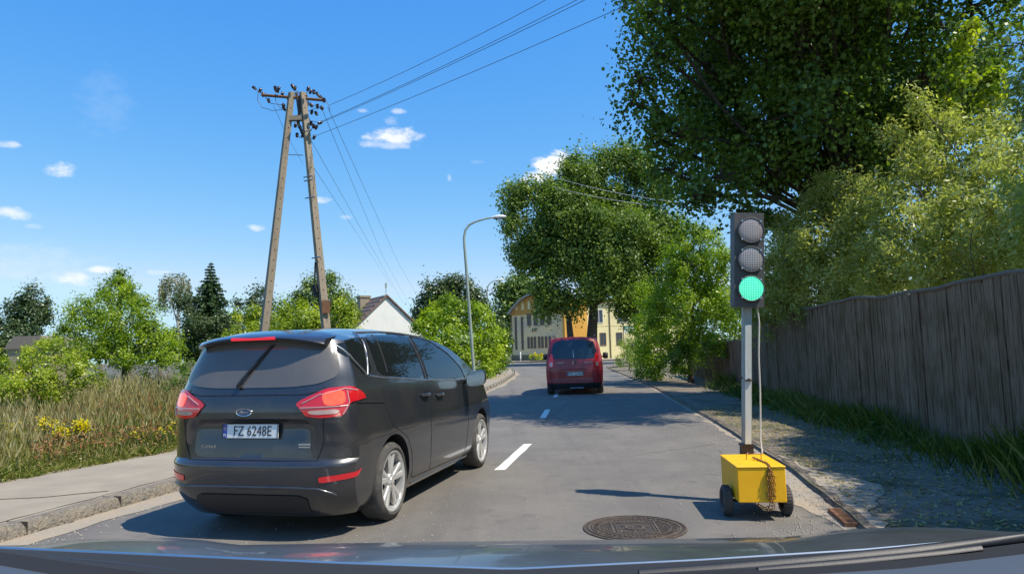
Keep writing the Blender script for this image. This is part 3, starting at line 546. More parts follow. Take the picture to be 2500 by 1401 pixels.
# seed heads of the tall grass and reddish sorrel
n = 16000; y = 6+26*RNG.uniform(0, 1, n)**1.4; dd = RNG.uniform(1.2, 12, n)
x = np.array([LX(a)-WID(a) for a in y])-dd; h = np.interp(dd, [0, 1, 3, 6], [.14, .26, .52, .82])*RNG.uniform(.6, 1.15, n)+.09
P = np.stack([x, y, h], 1); Nn = unit(RNG.normal(size=(n, 3))*np.array([1, 1, .15])); t = unit(RNG.normal(size=(n, 3))*.25+np.array([0, 0, 1])); b = unit(np.cross(Nn, t))
V = np.empty((n, 4, 3)); V[:, 0] = P-t*.05; V[:, 1] = P+b*.009; V[:, 2] = P+t*.06; V[:, 3] = P-b*.009
o = fast_mesh('seed_heads', V.reshape(-1, 3), 4, np.clip(.35+.5*gnoise(x*.8+3, y*.9)+RNG.normal(size=n)*.25, 0, 1), 'drygrass'); tag(o, kind='stuff')
n = 26000; y = 6+12*RNG.uniform(0, 1, n); dd = RNG.uniform(.4, 6, n); x = np.array([LX(a)-WID(a) for a in y])-dd; k = gnoise(x*1.4+1, y*1.7) > .50; x, y, dd = x[k], y[k], dd[k]; n = len(x)
P = np.stack([x, y, .12+RNG.uniform(0, .32, n)], 1); V = leaves(P, unit(RNG.normal(size=(n, 3))), .045, .028)
o = fast_mesh('red_sorrel', V, 4, RNG.uniform(0, .22, n), 'drygrass'); tag(o, kind='stuff')
# flat dead leaves and small weeds at the pavement edge
n = 52000; y = 5+18*RNG.uniform(0, 1, n)**1.3; dd = np.abs(RNG.normal(size=n))*1.3-.05; x = np.array([LX(a)-WID(a) for a in y])-dd
V = leaves(np.stack([x, y, .10+np.abs(RNG.normal(size=n))*(.03+.05*np.clip(dd, 0, 2))], 1), unit(RNG.normal(size=(n, 3))*.6+np.array([0, 0, .8])), .045, .018)
o = fast_mesh('ground_weeds', V, 4, np.clip(.35+.35*gnoise(x*4, y*3)+RNG.normal(size=n)*.25, 0, 1), 'grassblade'); tag(o, kind='stuff')
# yellow flower clumps
def flowers(px, py, Y, rw, n, label):
    c = at(px, py, Y); root = empty('flowering_plant', (c.x, c.y, .09)); tag(root, label, 'wildflowers', 'yellow wildflowers in the meadow')
    m_ = n; P = np.stack([RNG.normal(size=m_)*rw, RNG.normal(size=m_)*rw*.6, c.z-.09+RNG.normal(size=m_)*.05+.02], 1)
    q = np.repeat(P, 5, 0)+RNG.normal(size=(m_*5, 3))*.012; V = leaves(q, unit(RNG.normal(size=(m_*5, 3))*.7+np.array([0, -.3, .8])), .028, .018); tag(fast_mesh('flowers', V, 4, RNG.uniform(0, 1, m_*5), 'petal', root), kind='stuff')
    mb = MB()
    for p in P[::3]: mb.tube([(p[0]*.6, p[1]*.6, 0), tuple(p)], [.004, .002], 3, cap=False)
    k_ = RNG.integers(0, m_, 300); f = RNG.uniform(.1, .95, (300, 1)); S = P[k_]*np.array([1, 1, 0])*(.6+.4*f)+f*P[k_]*np.array([0, 0, 1]); V = leaves(S, unit(RNG.normal(size=(300, 3))), .06, .012); tag(fast_mesh('leaves', V, 4, RNG.uniform(0, 1, 300), 'weeds', root), kind='stuff')
    tag(mb.build('stem', 'stem', root, fixn=False), kind='stuff')
flowers(200, 1044, 10.6, .065, 130, 'brightest yellow flower clump in the meadow left of the dark car')
flowers(148, 1058, 10.4, .06, 75, 'yellow flower clump just left of the brightest one')
flowers(112, 1036, 11.0, .06, 50, 'yellow flower clump farthest left in the meadow')
flowers(30, 1045, 11, .08, 22, 'sparse yellow flowers near the left edge of the meadow')
flowers(400, 1050, 11.0, .12, 16, 'sparse yellow flowers close to the dark car')
flowers(330, 1062, 10.6, .10, 12, 'few yellow flowers among the reddish sorrel')

# ------------------------------------------------------------ right fence, weeds
M['boards'] = leafmat('weathered_boards', [(.20, .14, .092), (.22, .157, .104), (.245, .178, .12), (.29, .225, .155)], 0, .02)
_t = M['boards'].node_tree; _d = [n for n in _t.nodes if n.type == 'BSDF_DIFFUSE'][0]; _rp = [n for n in _t.nodes if n.type == 'VALTORGB'][0]; _tc = N(_t, 'ShaderNodeTexCoord')
_prev = _rp.outputs[0]
for _sv, _scl, _col, _lo, _hi in ((9, (1, 6, .35), (.55, .50, .46), .45, .62), (30, (1, 5, .12), (1.35, 1.3, 1.25), .55, .68), (2.2, (1, 1, 1), (.72, .74, .66), .48, .66)):
    _m = N(_t, 'ShaderNodeMapping'); _m.inputs['Scale'].default_value = _scl; L(_t, _tc.outputs['Object'], _m.inputs[0]); _n = N(_t, 'ShaderNodeTexNoise'); _n.inputs['Scale'].default_value = _sv; _n.inputs['Detail'].default_value = 5; L(_t, _m.outputs[0], _n.inputs['Vector'])
    _g = N(_t, 'ShaderNodeMapRange'); _g.inputs['From Min'].default_value = _lo; _g.inputs['From Max'].default_value = _hi; L(_t, _n.outputs['Fac'], _g.inputs[0]); _x = N(_t, 'ShaderNodeMix', data_type='RGBA', blend_type='MULTIPLY'); L(_t, _g.outputs[0], _x.inputs['Factor']); L(_t, _prev, _x.inputs['A']); _x.inputs['B'].default_value = (*_col, 1); _prev = _x.outputs['Result']
L(_t, _prev, _d.inputs[0])
M['boards2'] = mat('weathered_rail', (.17, .135, .10), .9, noise=(8, (.17, .14, .11), .4, .6, (.2, .2, 3)))
def fence(y0, y1, hf, label, xoff=0, bw=.075, name='wooden_fence'):
    root = empty(name, (FX(y0)+xoff, y0, .04)); tag(root, label, 'fence', 'board fence along the right pavement'); V = []; rn = []
    y = y0
    while y < y1:
        w = bw*random.uniform(.75, 1.3); x = FX(y)+xoff-root.location.x+random.gauss(0, .006); h = hf(y)+random.gauss(0, .006)-(.05*random.random() if random.random() < .06 else 0); yy = y-y0; t = .02; sk = random.gauss(0, .012)
        c = [(x, yy, -.02), (x+.12*w, yy+w*1.06, -.02), (x+.12*w+sk*.2, yy+w*1.06+sk*.5, h), (x+sk*.2, yy+sk*.5, h+random.gauss(0, .006))]
        f = [Vector(p) for p in c]; bck = [p+Vector((t, 0, 0)) for p in f]
        for q in ((f[0], f[3], f[2], f[1]), bck, (f[3], bck[3], bck[2], f[2]), (f[0], bck[0], bck[3], f[3]), (f[1], f[2], bck[2], bck[1])): V += [tuple(p) for p in q]
        r = min(1, max(0, random.gauss(.42, .20))); rn += [r]*5; y += w
    fast_mesh('boards', np.array(V), 4, np.array(rn), 'boards', root)
    mb = MB(); ys = np.arange(y0, y1+.01, .5)
    mb.tube([(FX(y)+xoff-root.location.x-.005+random.gauss(0, .006), y-y0, hf(y)+.005+random.gauss(0, .012)) for y in ys], .026, 6); mb.build('top_rail', 'boards2', root)
    for k in range(int((y1-y0)/2.4)+1):
        yy = y0+k*2.4; MB().box((FX(yy)+xoff-root.location.x+.08, yy-y0, hf(yy)/2-.02), (.09, .09, hf(yy)+.02)).build('post', 'boards2', root)
    return root
fence(1.0, 21.0, lambda y: 2.06+.04*math.sin(y*.55)+.02*math.sin(y*1.7), 'long weathered grey brown board fence along the right pavement')
fence(21.3, 33, lambda y: 1.50+.02*math.sin(y), 'lower grey board fence beyond the tall one, half hidden by the light green tree', xoff=.12, bw=.4)
# weeds along the fence foot
n = 10000; y = 3.5+20*RNG.uniform(0, 1, n)**1.3; dd = np.abs(RNG.normal(size=n))*.50; xf = 5.37+.12*(y-7.55); x = xf-.04-dd; k = RNG.uniform(0, 1, n) < np.clip(1.1-dd*.8, 0, 1); x, y, dd = x[k], y[k], dd[k]; n = len(x)
h = RNG.uniform(.1, .5, n)*np.clip(1-dd*.55, .2, 1)*(.5+gnoise(x*2, y*1.7)); a = RNG.uniform(0, 6.28, n); w = .006
V = np.empty((n, 4, 3)); z = np.full(n, .045); lx = RNG.normal(size=n)*.35*h-.1*h; ly = RNG.normal(size=n)*.3*h
V[:, 0] = np.stack([x-np.cos(a)*w, y-np.sin(a)*w, z], 1); V[:, 1] = np.stack([x+np.cos(a)*w, y+np.sin(a)*w, z], 1); V[:, 2] = np.stack([x+np.cos(a)*w*.6+lx*.5, y+np.sin(a)*w*.6+ly*.5, z+h*.6], 1); V[:, 3] = np.stack([x+lx, y+ly, z+h], 1)
o = fast_mesh('fence_weeds', V.reshape(-1, 3), 4, np.clip(.1+.6*gnoise(x*2.3, y*1.9)+RNG.normal(size=n)*.25, 0, 1), 'grassblade'); tag(o, kind='stuff')
rg = []
for y in np.arange(9, 22, .35): rg.append((Vector((FX(y)-.35-random.random()*.5, y, .12)), (.2, .25, .12)))
V, rn, _ = clump_crown(rg, 60, 30, .06, .035, .1); o = fast_mesh('low_weeds', V, 4, rn, 'weeds'); tag(o, kind='stuff')
n = 7000; y = RNG.uniform(4, 16, n); x = np.array([RX(a) for a in y])+.15+RNG.uniform(0, 1.9, n); V = leaves(np.stack([x, y, np.full(n, .056)], 1), unit(RNG.normal(size=(n, 3))*.3+np.array([0, 0, 1])), .05, .02); o = fast_mesh('litter', V, 4, RNG.uniform(.2, 1, n), 'drygrass'); tag(o, kind='stuff')

n = 5200; y = 4.5+16*RNG.uniform(0, 1, n)**1.6; lx_ = np.array([LX(a) for a in y]); rx_ = np.array([RX(a) for a in y]); k = RNG.uniform(0, 1, n)
x = np.where(k < .35, rx_-np.abs(RNG.normal(size=n))*.45, np.where(k < .6, lx_+np.abs(RNG.normal(size=n))*.35, lx_+(rx_-lx_)*RNG.uniform(0, 1, n))); sz = RNG.uniform(.003, .009, n)*np.where(k < .6, 1.2, .8)
P = np.stack([x, y, sz*.5+.004], 1); A = np.array([[1, 0, -.5], [-.5, .87, -.5], [-.5, -.87, -.5], [0, 0, .7]]); V = P[:, None, :]+A[None]*sz[:, None, None]*RNG.uniform(.7, 1.3, (n, 4, 1)); V = V[:, [0, 1, 3, 1, 2, 3, 2, 0, 3], :].reshape(-1, 3)
o = fast_mesh('grit', V, 3, RNG.uniform(0, 1, n*3), mat('grit_stone', (.34, .30, .25), .9)); tag(o, kind='stuff')
mb = MB()
for (x0, y0, x1, y1, nn) in ((1.4, 9.3, 2.9, 10.2, 18), (.5, 13, 1.6, 19, 40), (2.35, 6.6, 2.75, 9.6, 22)):
    pts = []; ox = oy = 0
    for k in range(nn+1):
        t = k/nn; ox = ox*.8+random.gauss(0, .022); oy = oy*.8+random.gauss(0, .022); pts.append((x0+(x1-x0)*t+ox, y0+(y1-y0)*t+oy, .0002))
    mb.tube(pts, [.0015+.0035*random.random() for _ in pts], 4)
tag(mb.build('road_cracks', mat('crack_fill', (.055, .05, .045), .9)), kind='structure')
# ------------------------------------------------------------ vehicle tools
import bmesh
M['darkpaint'] = mat('dark_metallic_paint', (.040, .043, .052), .26, metal=.5, coat=1, noise=[(2.0, (.068, .065, .062), .42, .7), (30, (.075, .072, .068), .55, .8)])
M['redpaint'] = mat('red_paint', (.40, .018, .026), .4, coat=.6, noise=(3, (.34, .016, .024), .45, .7))
M['carglass'] = mat('tinted_glass', (.11, .10, .09), .12, spec=.8, noise=(2, (.135, .12, .11), .4, .7))
M['sideglass'] = mat('side_glass', (.010, .013, .014), .02, spec=.5)
M['vanglass'] = mat('blue_tinted_glass', (.018, .035, .055), .08, spec=.7)
M['taillight'] = mat('tail_light_red', (.42, .008, .014), .12, coat=1, emit=((1, .02, .03), .10))
M['brakelight'] = mat('brake_light_glow', (.6, .05, .02), .15, coat=1, emit=((1, .10, .03), .9), noise=(30, (.5, .02, .01), .45, .55))
M['clearlens'] = mat('clear_lens', (.62, .45, .40), .15, coat=1, metal=.3)
M['thirdlight'] = mat('high_brake_light', (.5, .01, .02), .2, emit=((1, .02, .05), .55))
M['chrome'] = mat('chrome', (.75, .75, .76), .12, metal=1)
M['satin'] = mat('satin_silver', (.55, .56, .58), .3, metal=1)
M['alloy'] = mat('alloy_rim', (.74, .73, .70), .32, metal=.6, noise=(12, (.60, .58, .54), .5, .7))
M['tyre'] = mat('tyre_rubber', (.055, .052, .048), .8, noise=(10, (.12, .11, .095), .45, .7), bump=(60, .3, .004))
M['plate'] = mat('number_plate', (.72, .74, .72), .45)
M['plateblue'] = mat('plate_band', (.02, .06, .30), .4)
M['platetext'] = mat('plate_letters', (.02, .02, .025), .5)
M['seam'] = mat('panel_gap', (.006, .006, .007), .8)

def lattice_body(Wz, plan, Rz, Fz, roof, zb, crown, rc, zrows, nx=33, ny=70, nexp=5, recess=None):
    us = [math.copysign(1-(1-abs(v))**1.7, v) for v in np.linspace(-1, 1, nx)]; ss = [.5-.5*math.cos(math.pi*t)*1 for t in np.linspace(0, 1, ny)]
    ss = [.45*a+.55*t for a, t in zip(ss, np.linspace(0, 1, ny))]; nz = len(zrows)
    ip = lambda z, t: float(np.interp(z, [a for a, _ in t], [b for _, b in t]))
    def f(u, s, t):
        y = ip(.8, Rz)+(ip(.6, Fz)-ip(.8, Rz))*s; z = .8; au = abs(u)**nexp
        for _ in range(6):
            zt = ip(y, roof)-crown*abs(u)**2.6; z = zb+t*(zt-zb)
            yr = ip(z, Rz)+rc*au; yf = ip(z, Fz)-rc*1.6*abs(u)**2.2
            if recess: yr += recess(u*.88, z)*(1-s)**60
            y = yr+(yf-yr)*s
        return (u*ip(z, Wz)*ip(y, plan), y, z)
    idx = {}; V = []; F = []
    def vid(i, j, k):
        if (i, j, k) not in idx: idx[(i, j, k)] = len(V); V.append(f(us[i], ss[j], zrows[k]))
        return idx[(i, j, k)]
    X, Y, Z = nx-1, ny-1, nz-1
    for i in range(X):
        for k in range(Z):
            F.append((vid(i, 0, k), vid(i+1, 0, k), vid(i+1, 0, k+1), vid(i, 0, k+1))); F.append((vid(i, Y, k), vid(i, Y, k+1), vid(i+1, Y, k+1), vid(i+1, Y, k)))
        for j in range(Y):
            F.append((vid(i, j, Z), vid(i+1, j, Z), vid(i+1, j+1, Z), vid(i, j+1, Z))); F.append((vid(i, j, 0), vid(i, j+1, 0), vid(i+1, j+1, 0), vid(i+1, j, 0)))
    for j in range(Y):
        for k in range(Z):
            F.append((vid(X, j, k), vid(X, j+1, k), vid(X, j+1, k+1), vid(X, j, k+1))); F.append((vid(0, j, k), vid(0, j, k+1), vid(0, j+1, k+1), vid(0, j+1, k)))
    return V, F
def cut_arches(V, F, arches, name, m, parent):
    """arches: (y, z, radius); dark liners are the cut faces."""
    me = bpy.data.meshes.new(name); me.from_pydata(V, [], F); me.update()
    bm = bmesh.new(); bm.from_mesh(me); bmesh.ops.recalc_face_normals(bm, faces=bm.faces); bm.to_mesh(me); bm.free()
    bvh = BVHTree.FromPolygons([Vector(v) for v in V], F)
    o = bpy.data.objects.new(name, me); COL.objects.link(o)
    mb = MB()
    for (y, z, r) in arches:
        for s in (1, -1): mb.lathe([(0, s*.60), (r, s*.60), (r, s*1.2), (0, s*1.2)], Matrix.Translation((0, y, z)), n=48)
    c = mb.build('cutter', M[m]); cb = bmesh.new(); cb.from_mesh(c.data); bmesh.ops.remove_doubles(cb, verts=cb.verts, dist=1e-5); bmesh.ops.dissolve_degenerate(cb, dist=1e-5, edges=cb.edges); bmesh.ops.recalc_face_normals(cb, faces=cb.faces); cb.to_mesh(c.data); cb.free()
    md = o.modifiers.new('b', 'BOOLEAN'); md.object = c; md.operation = 'DIFFERENCE'; md.solver = 'EXACT'
    dg = bpy.context.evaluated_depsgraph_get(); nm = bpy.data.meshes.new_from_object(o.evaluated_get(dg))
    o.modifiers.clear(); o.data = nm; nm.name = name; bpy.data.objects.remove(c)
    nm.materials.clear(); nm.materials.append(M[m]); nm.materials.append(M['dark'])
    for p in nm.polygons:
        cc = p.center
        for (y, z, r) in arches:
            d = math.hypot(cc.y-y, cc.z-z)
            if (abs(d-r) < .012 and abs(p.normal.x) < .3) or (abs(abs(cc.x)-.60) < .003 and d < r+.01): p.material_index = 1
            elif p.material_index != 1: p.material_index = 0
    smoothen(nm, 32); o.parent = parent
    return o, bvh
FR = {  # name: (origin, a-axis, ray direction); second coordinate is always z
    'R': (Vector((3, 0, 0)), Vector((0, 1, 0)), Vector((-1, 0, 0))), 'L': (Vector((-3, 0, 0)), Vector((0, 1, 0)), Vector((1, 0, 0))),
    'B': (Vector((0, -4, 0)), Vector((1, 0, 0)), Vector((0, 1, 0))), 'F': (Vector((0, 8, 0)), Vector((1, 0, 0)), Vector((0, -1, 0))),
    'CR': (Vector((3, -3, 0)), Vector((1, 1, 0)).normalized(), Vector((-1, 1, 0)).normalized()), 'CL': (Vector((-3, -3, 0)), Vector((-1, 1, 0)).normalized(), Vector((1, 1, 0)).normalized())}
def hit(bvh, fr, a, z, off):
    o, ax, d = FR[fr]; loc, n, _, _ = bvh.ray_cast(o+ax*a+Vector((0, 0, z)), d)
    if loc is None: return None
    if n.dot(d) > 0: n = -n
    return loc+n*off
def rnd_poly(p, it=2, q=.22):
    for _ in range(it):
        r = []
        for i in range(len(p)):
            a, b = p[i], p[(i+1) % len(p)]; r += [(a[0]+(b[0]-a[0])*q, a[1]+(b[1]-a[1])*q), (a[0]+(b[0]-a[0])*(1-q), a[1]+(b[1]-a[1])*(1-q))]
        p = r
    return p
def patch(bvh, fr, poly, name, m, parent, off=.004, h=.06, it=2, q=.2):
    poly = rnd_poly(poly, it, q) if it else poly
    bm = bmesh.new(); vs = [bm.verts.new((a, 0, z)) for a, z in poly]; bm.faces.new(vs)
    bmesh.ops.triangulate(bm, faces=bm.faces)
    for _ in range(6):
        es = [e for e in bm.edges if e.calc_length() > h]
        if not es: break
        bmesh.ops.subdivide_edges(bm, edges=es, cuts=1, use_grid_fill=False); bmesh.ops.triangulate(bm, faces=[f for f in bm.faces if len(f.verts) > 3])
    bad = []
    for v in bm.verts:
        p = hit(bvh, fr, v.co.x, v.co.z, off)
        if p is None: bad.append(v)
        else: v.co = p
    bmesh.ops.delete(bm, geom=bad, context='VERTS'); 
    d = FR[fr][2]
    for f in bm.faces:
        f.normal_update()
        if f.normal.dot(d) > 0: f.normal_flip()
        f.smooth = True
    me = bpy.data.meshes.new(name); bm.to_mesh(me); bm.free(); me.materials.append(M[m]); o = bpy.data.objects.new(name, me); COL.objects.link(o); o.parent = parent; return o
def line(bvh, fr, pts, mb, r=.003, off=0.0, step=.05):
    out = []
    for i in range(len(pts)-1):
        a, b = pts[i], pts[i+1]; n = max(1, int(math.dist(a, b)/step))
        for k in range(n+(i == len(pts)-2)):
            p = hit(bvh, fr, a[0]+(b[0]-a[0])*k/n, a[1]+(b[1]-a[1])*k/n, off)
            if p is not None: out.append(p)
    if len(out) > 1: mb.tube(out, r, 6)
def wheel(parent, x, y, R, side, rim=.252, w=.21, spokes=5, style='split'):
    root = empty('wheel', (x, y, R)); root.parent = parent; s = side
    T = Matrix.Identity(4) if s > 0 else Matrix.Rotation(math.pi, 4, 'Z')
    MB().lathe([(rim, 0), (rim+.012, .004), (R-.05, .012), (R-.012, -.006), (R, -.03), (R, -w+.03), (R-.015, -w), (rim, -w)], T, n=56).build('tyre', 'tyre', root, smooth=50)
    mb = MB(); mb.lathe([(rim+.002, .001), (rim-.006, .003), (rim-.018, -.006), (rim-.022, -.05), (rim-.03, -.16), (rim-.05, -.17)], T, n=56)
    mb.lathe([(0, -.012), (.03, -.012), (.034, -.018), (.062, -.022), (.075, -.06)], T, n=30)
    for k in range(spokes):
        for q in (-1, 1) if style == 'split' else (0,):
            a0 = 2*math.pi*k/spokes+.3; a1 = a0+q*.20; a00 = a0+q*.10; r0, r1 = .05, rim-.012
            p0 = Vector((0, math.cos(a00)*r0, math.sin(a00)*r0)); p1 = Vector((0, math.cos(a1)*r1, math.sin(a1)*r1)); t = Vector((0, -math.sin(a0), math.cos(a0)))
            wa, wb = (.022, .032) if style == 'split' else (.035, .045)
            vs = []
            for (p, ww, xo) in ((p0, wa, -.022), (p1, wb, -.012)):
                for (tt, dx) in ((-ww, -.012), (-ww*.55, 0), (ww*.55, 0), (ww, -.012), (ww*.6, -.05), (-ww*.6, -.05)): vs.append(T @ Vector((xo+dx, p.y+t.y*tt, p.z+t.z*tt)))
            mb.add(vs, [(i, (i+1) % 6, (i+1) % 6+6, i+6) for i in range(6)]+[tuple(range(6))])
    for k in range(5): a = 2*math.pi*k/5+.93; mb.lathe([(0, -.015), (.009, -.015), (.009, -.03)], T @ Matrix.Translation((0, math.cos(a)*.045, math.sin(a)*.045)), n=8)
    mb.build('rim', 'alloy', root, smooth=40)
    MB().lathe([(0, -.075), (rim-.03, -.075), (rim-.03, -.08)], T, n=30).build('brake_disc', 'steel_dark', root)
    return root
def plate(parent, x, y, z, txt, w=.52, h=.114, tilt=0):
    r = MB(); r.box((0, 0, 0), (w, .012, h), bev=.004); p = r.build('number_plate', 'plate', parent); p.location = (x, y, z); p.rotation_euler = (tilt, 0, 0)
    T = Matrix.Translation((.022, -.0075, -.002)) @ Matrix.Rotation(R_(90), 4, 'X'); text('plate_letters', txt, .108, 'platetext', p, T, .0012, .86)
    MB().box((-w/2+.024, -.0068, 0), (.038, .003, h-.012)).build('country_band', 'plateblue', p)
    text('country_code', 'PL', .030, 'plate', p, Matrix.Translation((-w/2+.024, -.0098, -.032)) @ Matrix.Rotation(R_(90), 4, 'X'), .0006)
    mb = MB()
    for k in range(10): a = k*2*math.pi/10; mb.box((-w/2+.024+.011*math.cos(a), -.0096, .022+.011*math.sin(a)), (.003, .001, .003))
    mb.build('stars', mat('star_yellow', (.8, .6, .05)), p)
    fb = MB()
    for (cx_, cz, sx, sz) in ((0, h/2-.002, w, .004), (0, -h/2+.002, w, .004), (-w/2+.002, 0, .004, h-.01), (w/2-.002, 0, .004, h-.01)): fb.box((cx_, -.0085, cz), (sx, .004, sz))
    fb.build('plate_rim', 'platetext', p)

# ------------------------------------------------------------ dark minivan in the oncoming lane's place, ahead left
car = empty('minivan', (-1.835, 6.39, 0), -.245); car.scale = (.945, .975, 1)
tag(car, 'dark grey minivan with lit brake lights driving close ahead on the left', 'car')
Wz = [(.17, .80), (.24, .865), (.35, .893), (.50, .905), (.62, .915), (.80, .914), (.95, .902), (1.06, .893), (1.13, .880), (1.18, .862), (1.30, .817), (1.45, .742), (1.54, .688), (1.60, .635), (1.66, .57)]
plan = [(-1, .93), (-.7, .955), (-.45, .975), (0, .992), (.5, 1), (2.2, 1), (2.8, .992), (3.3, .95), (3.7, .88)]
Rz = [(.17, -.72), (.24, -.78), (.34, -.855), (.44, -.88), (.575, -.885), (.600, -.872), (.608, -.842), (.70, -.835), (.80, -.845), (.92, -.86), (1.00, -.862), (1.06, -.85), (1.12, -.835), (1.17, -.815), (1.30, -.785), (1.45, -.735), (1.56, -.69), (1.62, -.64), (1.70, -.6)]
Fz = [(.17, 3.45), (.3, 3.62), (.5, 3.64), (.7, 3.60), (.8, 3.52), (.95, 3.35), (1.1, 3.3), (1.7, 3.3)]
roof = [(-.9, 1.56), (-.65, 1.600), (-.3, 1.638), (.2, 1.664), (.8, 1.675), (1.3, 1.660), (1.7, 1.615), (2.0, 1.545), (2.3, 1.42), (2.6, 1.27), (2.9, 1.12), (3.05, 1.055), (3.3, .96), (3.5, .88), (3.64, .80)]
zr = sorted(set([0, .02, .05, .09, .13, .17, .21, .25, .285, .295, .303, .31, .33, .36, .40, .44, .48, .50, .52, .55, .58, .61, .64, .67, .70, .74, .78, .82, .86, .90, .935, .96, .98, 1.0]))
def rec(x, z):
    return .045*max(0, min(1, (.60-abs(x))/.07))*max(0, min(1, (.925-z)/.012))*max(0, min(1, (z-.70)/.16))
V, F = lattice_body(Wz, plan, Rz, Fz, roof, .17, .085, .20, zr, nx=45, ny=84, nexp=6, recess=rec)
body, bv = cut_arches(V, F, [(0, .345, .375), (2.788, .345, .375)], 'body', 'darkpaint', car)
for s, fr in ((1, 'R'), (-1, 'L')):
    patch(bv, fr, [(-.66, 1.485), (-.18, 1.575), (-.26, 1.27), (-.42, 1.245)], 'quarter_window', 'sideglass', car, q=.12)
    patch(bv, fr, [(-.08, 1.575), (.60, 1.592), (.90, 1.585), (.86, 1.165), (-.16, 1.235)], 'side_window', 'sideglass', car, q=.10)
    patch(bv, fr, [(1.00, 1.580), (1.45, 1.535), (1.85, 1.39), (2.10, 1.23), (2.16, 1.115), (.96, 1.160)], 'side_window', 'sideglass', car, q=.10)
    mb = MB(); line(bv, fr, [(-.34, 1.235), (-.16, 1.215), (.86, 1.145), (2.2, 1.09)], mb, .0085, .004); 
    mb.build('belt_trim', 'satin', car, smooth=60); mb = MB(); line(bv, fr, [(.02, 1.245), (.12, 1.58)], mb, .010, .002); mb.build('window_divider', 'seam', car)
    mb = MB(); line(bv, fr, [(.96, 1.15), (1.0, 1.58), (1.45, 1.545), (1.86, 1.40), (2.12, 1.23), (2.17, 1.11)], mb, .007, .003); line(bv, fr, [(.88, 1.16), (.92, 1.595), (.6, 1.605)], mb, .007, .003); mb.build('window_seal', 'seam', car)
    mb = MB(); line(bv, fr, [(-.36, 1.24), (-.24, 1.40), (-.15, 1.57), (0, 1.605), (.6, 1.622), (1.0, 1.612), (1.45, 1.565)], mb, .010, .003); line(bv, fr, [(-.60, 1.50), (-.50, 1.36), (-.37, 1.24)], mb, .010, .004); mb.build('window_frame', mat('frame_grey', (.30, .31, .32), .3, metal=.8), car, smooth=60)
    mb = MB()
    line(bv, fr, [(.93, 1.58), (.92, 1.1), (.93, .6), (.95, .22)], mb); line(bv, fr, [(2.16, 1.10), (2.20, .9), (2.18, .5), (2.12, .25)], mb)
    line(bv, fr, [(-.17, 1.22), (-.14, .96), (-.02, .80), (.30, .66), (.42, .50), (.46, .28)], mb); line(bv, fr, [(.48, .27), (2.15, .245)], mb, .004)
    mb.build('door_gap', 'seam', car)
    mb = MB(); line(bv, fr, [(-.74, 1.045), (-.16, 1.005)], mb, .009); mb.build('sliding_rail', 'seam', car)
    mb = MB(); line(bv, fr, [(.50, .215), (2.32, .205)], mb, .009, .0); mb.build('sill_trim', 'satin', car, smooth=60)
    for (y0, z0) in ((.79, 1.00), (1.22, .975)):
        p = hit(bv, fr, y0, z0, 0); hd = MB(); hd.box((p.x-s*.004, y0, z0), (.03, .20, .055), bev=.012); hb = hd.build('handle_recess', 'seam', car)
        hd = MB(); hd.tube([(p.x+s*.004, y0-.10, z0+.004), (p.x+s*.030, y0-.07, z0+.008), (p.x+s*.034, y0, z0+.01), (p.x+s*.030, y0+.07, z0+.008), (p.x+s*.004, y0+.10, z0+.004)], .014, 8); hd.build('door_handle', 'darkpaint', car, smooth=60)
    # mirror
    mm = empty('side_mirror', (s*.93, 2.06, 1.10)); mm.parent = car
    mb = MB(); mb.tube([(-s*.06, .04, -.03), (s*.05, .02, -.02)], [.03, .024], 8)
    mb.build('mirror_arm', 'black', mm)
    mb = MB(); pr = []
    for (yy, sc2) in ((-.045, 1.0), (-.03, 1.06), (.0, 1.06), (.05, .95), (.09, .72), (.11, .35)): pr.append((yy, sc2))
    vs = []; n_ = 24
    for (yy, sc2) in pr:
        for k in range(n_):
            a = 2*math.pi*k/n_; ex = .55; X = math.copysign(abs(math.cos(a))**ex, math.cos(a))*.115*sc2; Z = math.copysign(abs(math.sin(a))**ex, math.sin(a))*.082*sc2; vs.append((s*.14+X*(1)-s*.0, yy+s*0, Z+.01+X*s*.12))
    mb.add(vs, [(i*n_+k, i*n_+(k+1) % n_, (i+1)*n_+(k+1) % n_, (i+1)*n_+k) for i in range(5) for k in range(n_)]+[tuple(range(5*n_, 6*n_))]); mb.build('mirror_housing', 'darkpaint', mm, smooth=70)
    mb = MB(); mb.add([(v[0]*1, -.040, v[2]) for v in vs[:n_]], [tuple(range(n_))]); mb.build('mirror_glass', 'chrome', mm)
    # tail light over the rear corner
    cf = 'CR' if s > 0 else 'CL'; tl = patch(bv, cf, [(-.300, 1.04), (-.26, 1.075), (-.08, 1.155), (.12, 1.165), (.235, 1.105), (.262, 1.065), (.10, 1.045), (.035, .945), (-.14, .935), (-.235, .95)], 'tail_light', 'taillight', car, off=.012, h=.035, q=.12, it=1)
    for i_, (poly, m_) in enumerate((([(-.12, 1.125), (.05, 1.14), (.06, 1.035), (-.11, 1.02)], 'brakelight'), ([(-.23, .992), (.0, .998), (.0, .965), (-.20, .960)], 'clearlens'))):
        patch(bv, cf, poly, 'light_lens', m_, tl, off=.016, h=.03, q=.2)
    mb = MB(); line(bv, cf, [(-.255, 1.045), (-.14, 1.105), (.06, 1.145), (.16, 1.13)], mb, .004, .016); line(bv, cf, [(-.27, 1.012), (-.05, 1.015), (.07, 1.02)], mb, .004, .016); line(bv, cf, [(.075, 1.13), (.085, 1.04), (.03, .955)], mb, .004, .016); mb.build('light_trim', 'clearlens', tl)
    patch(bv, cf, [(-.16, .495), (.14, .515), (.20, .53), (.15, .475), (-.155, .45)], 'reflector', 'taillight', car, off=.006, h=.04, it=1, q=.1)
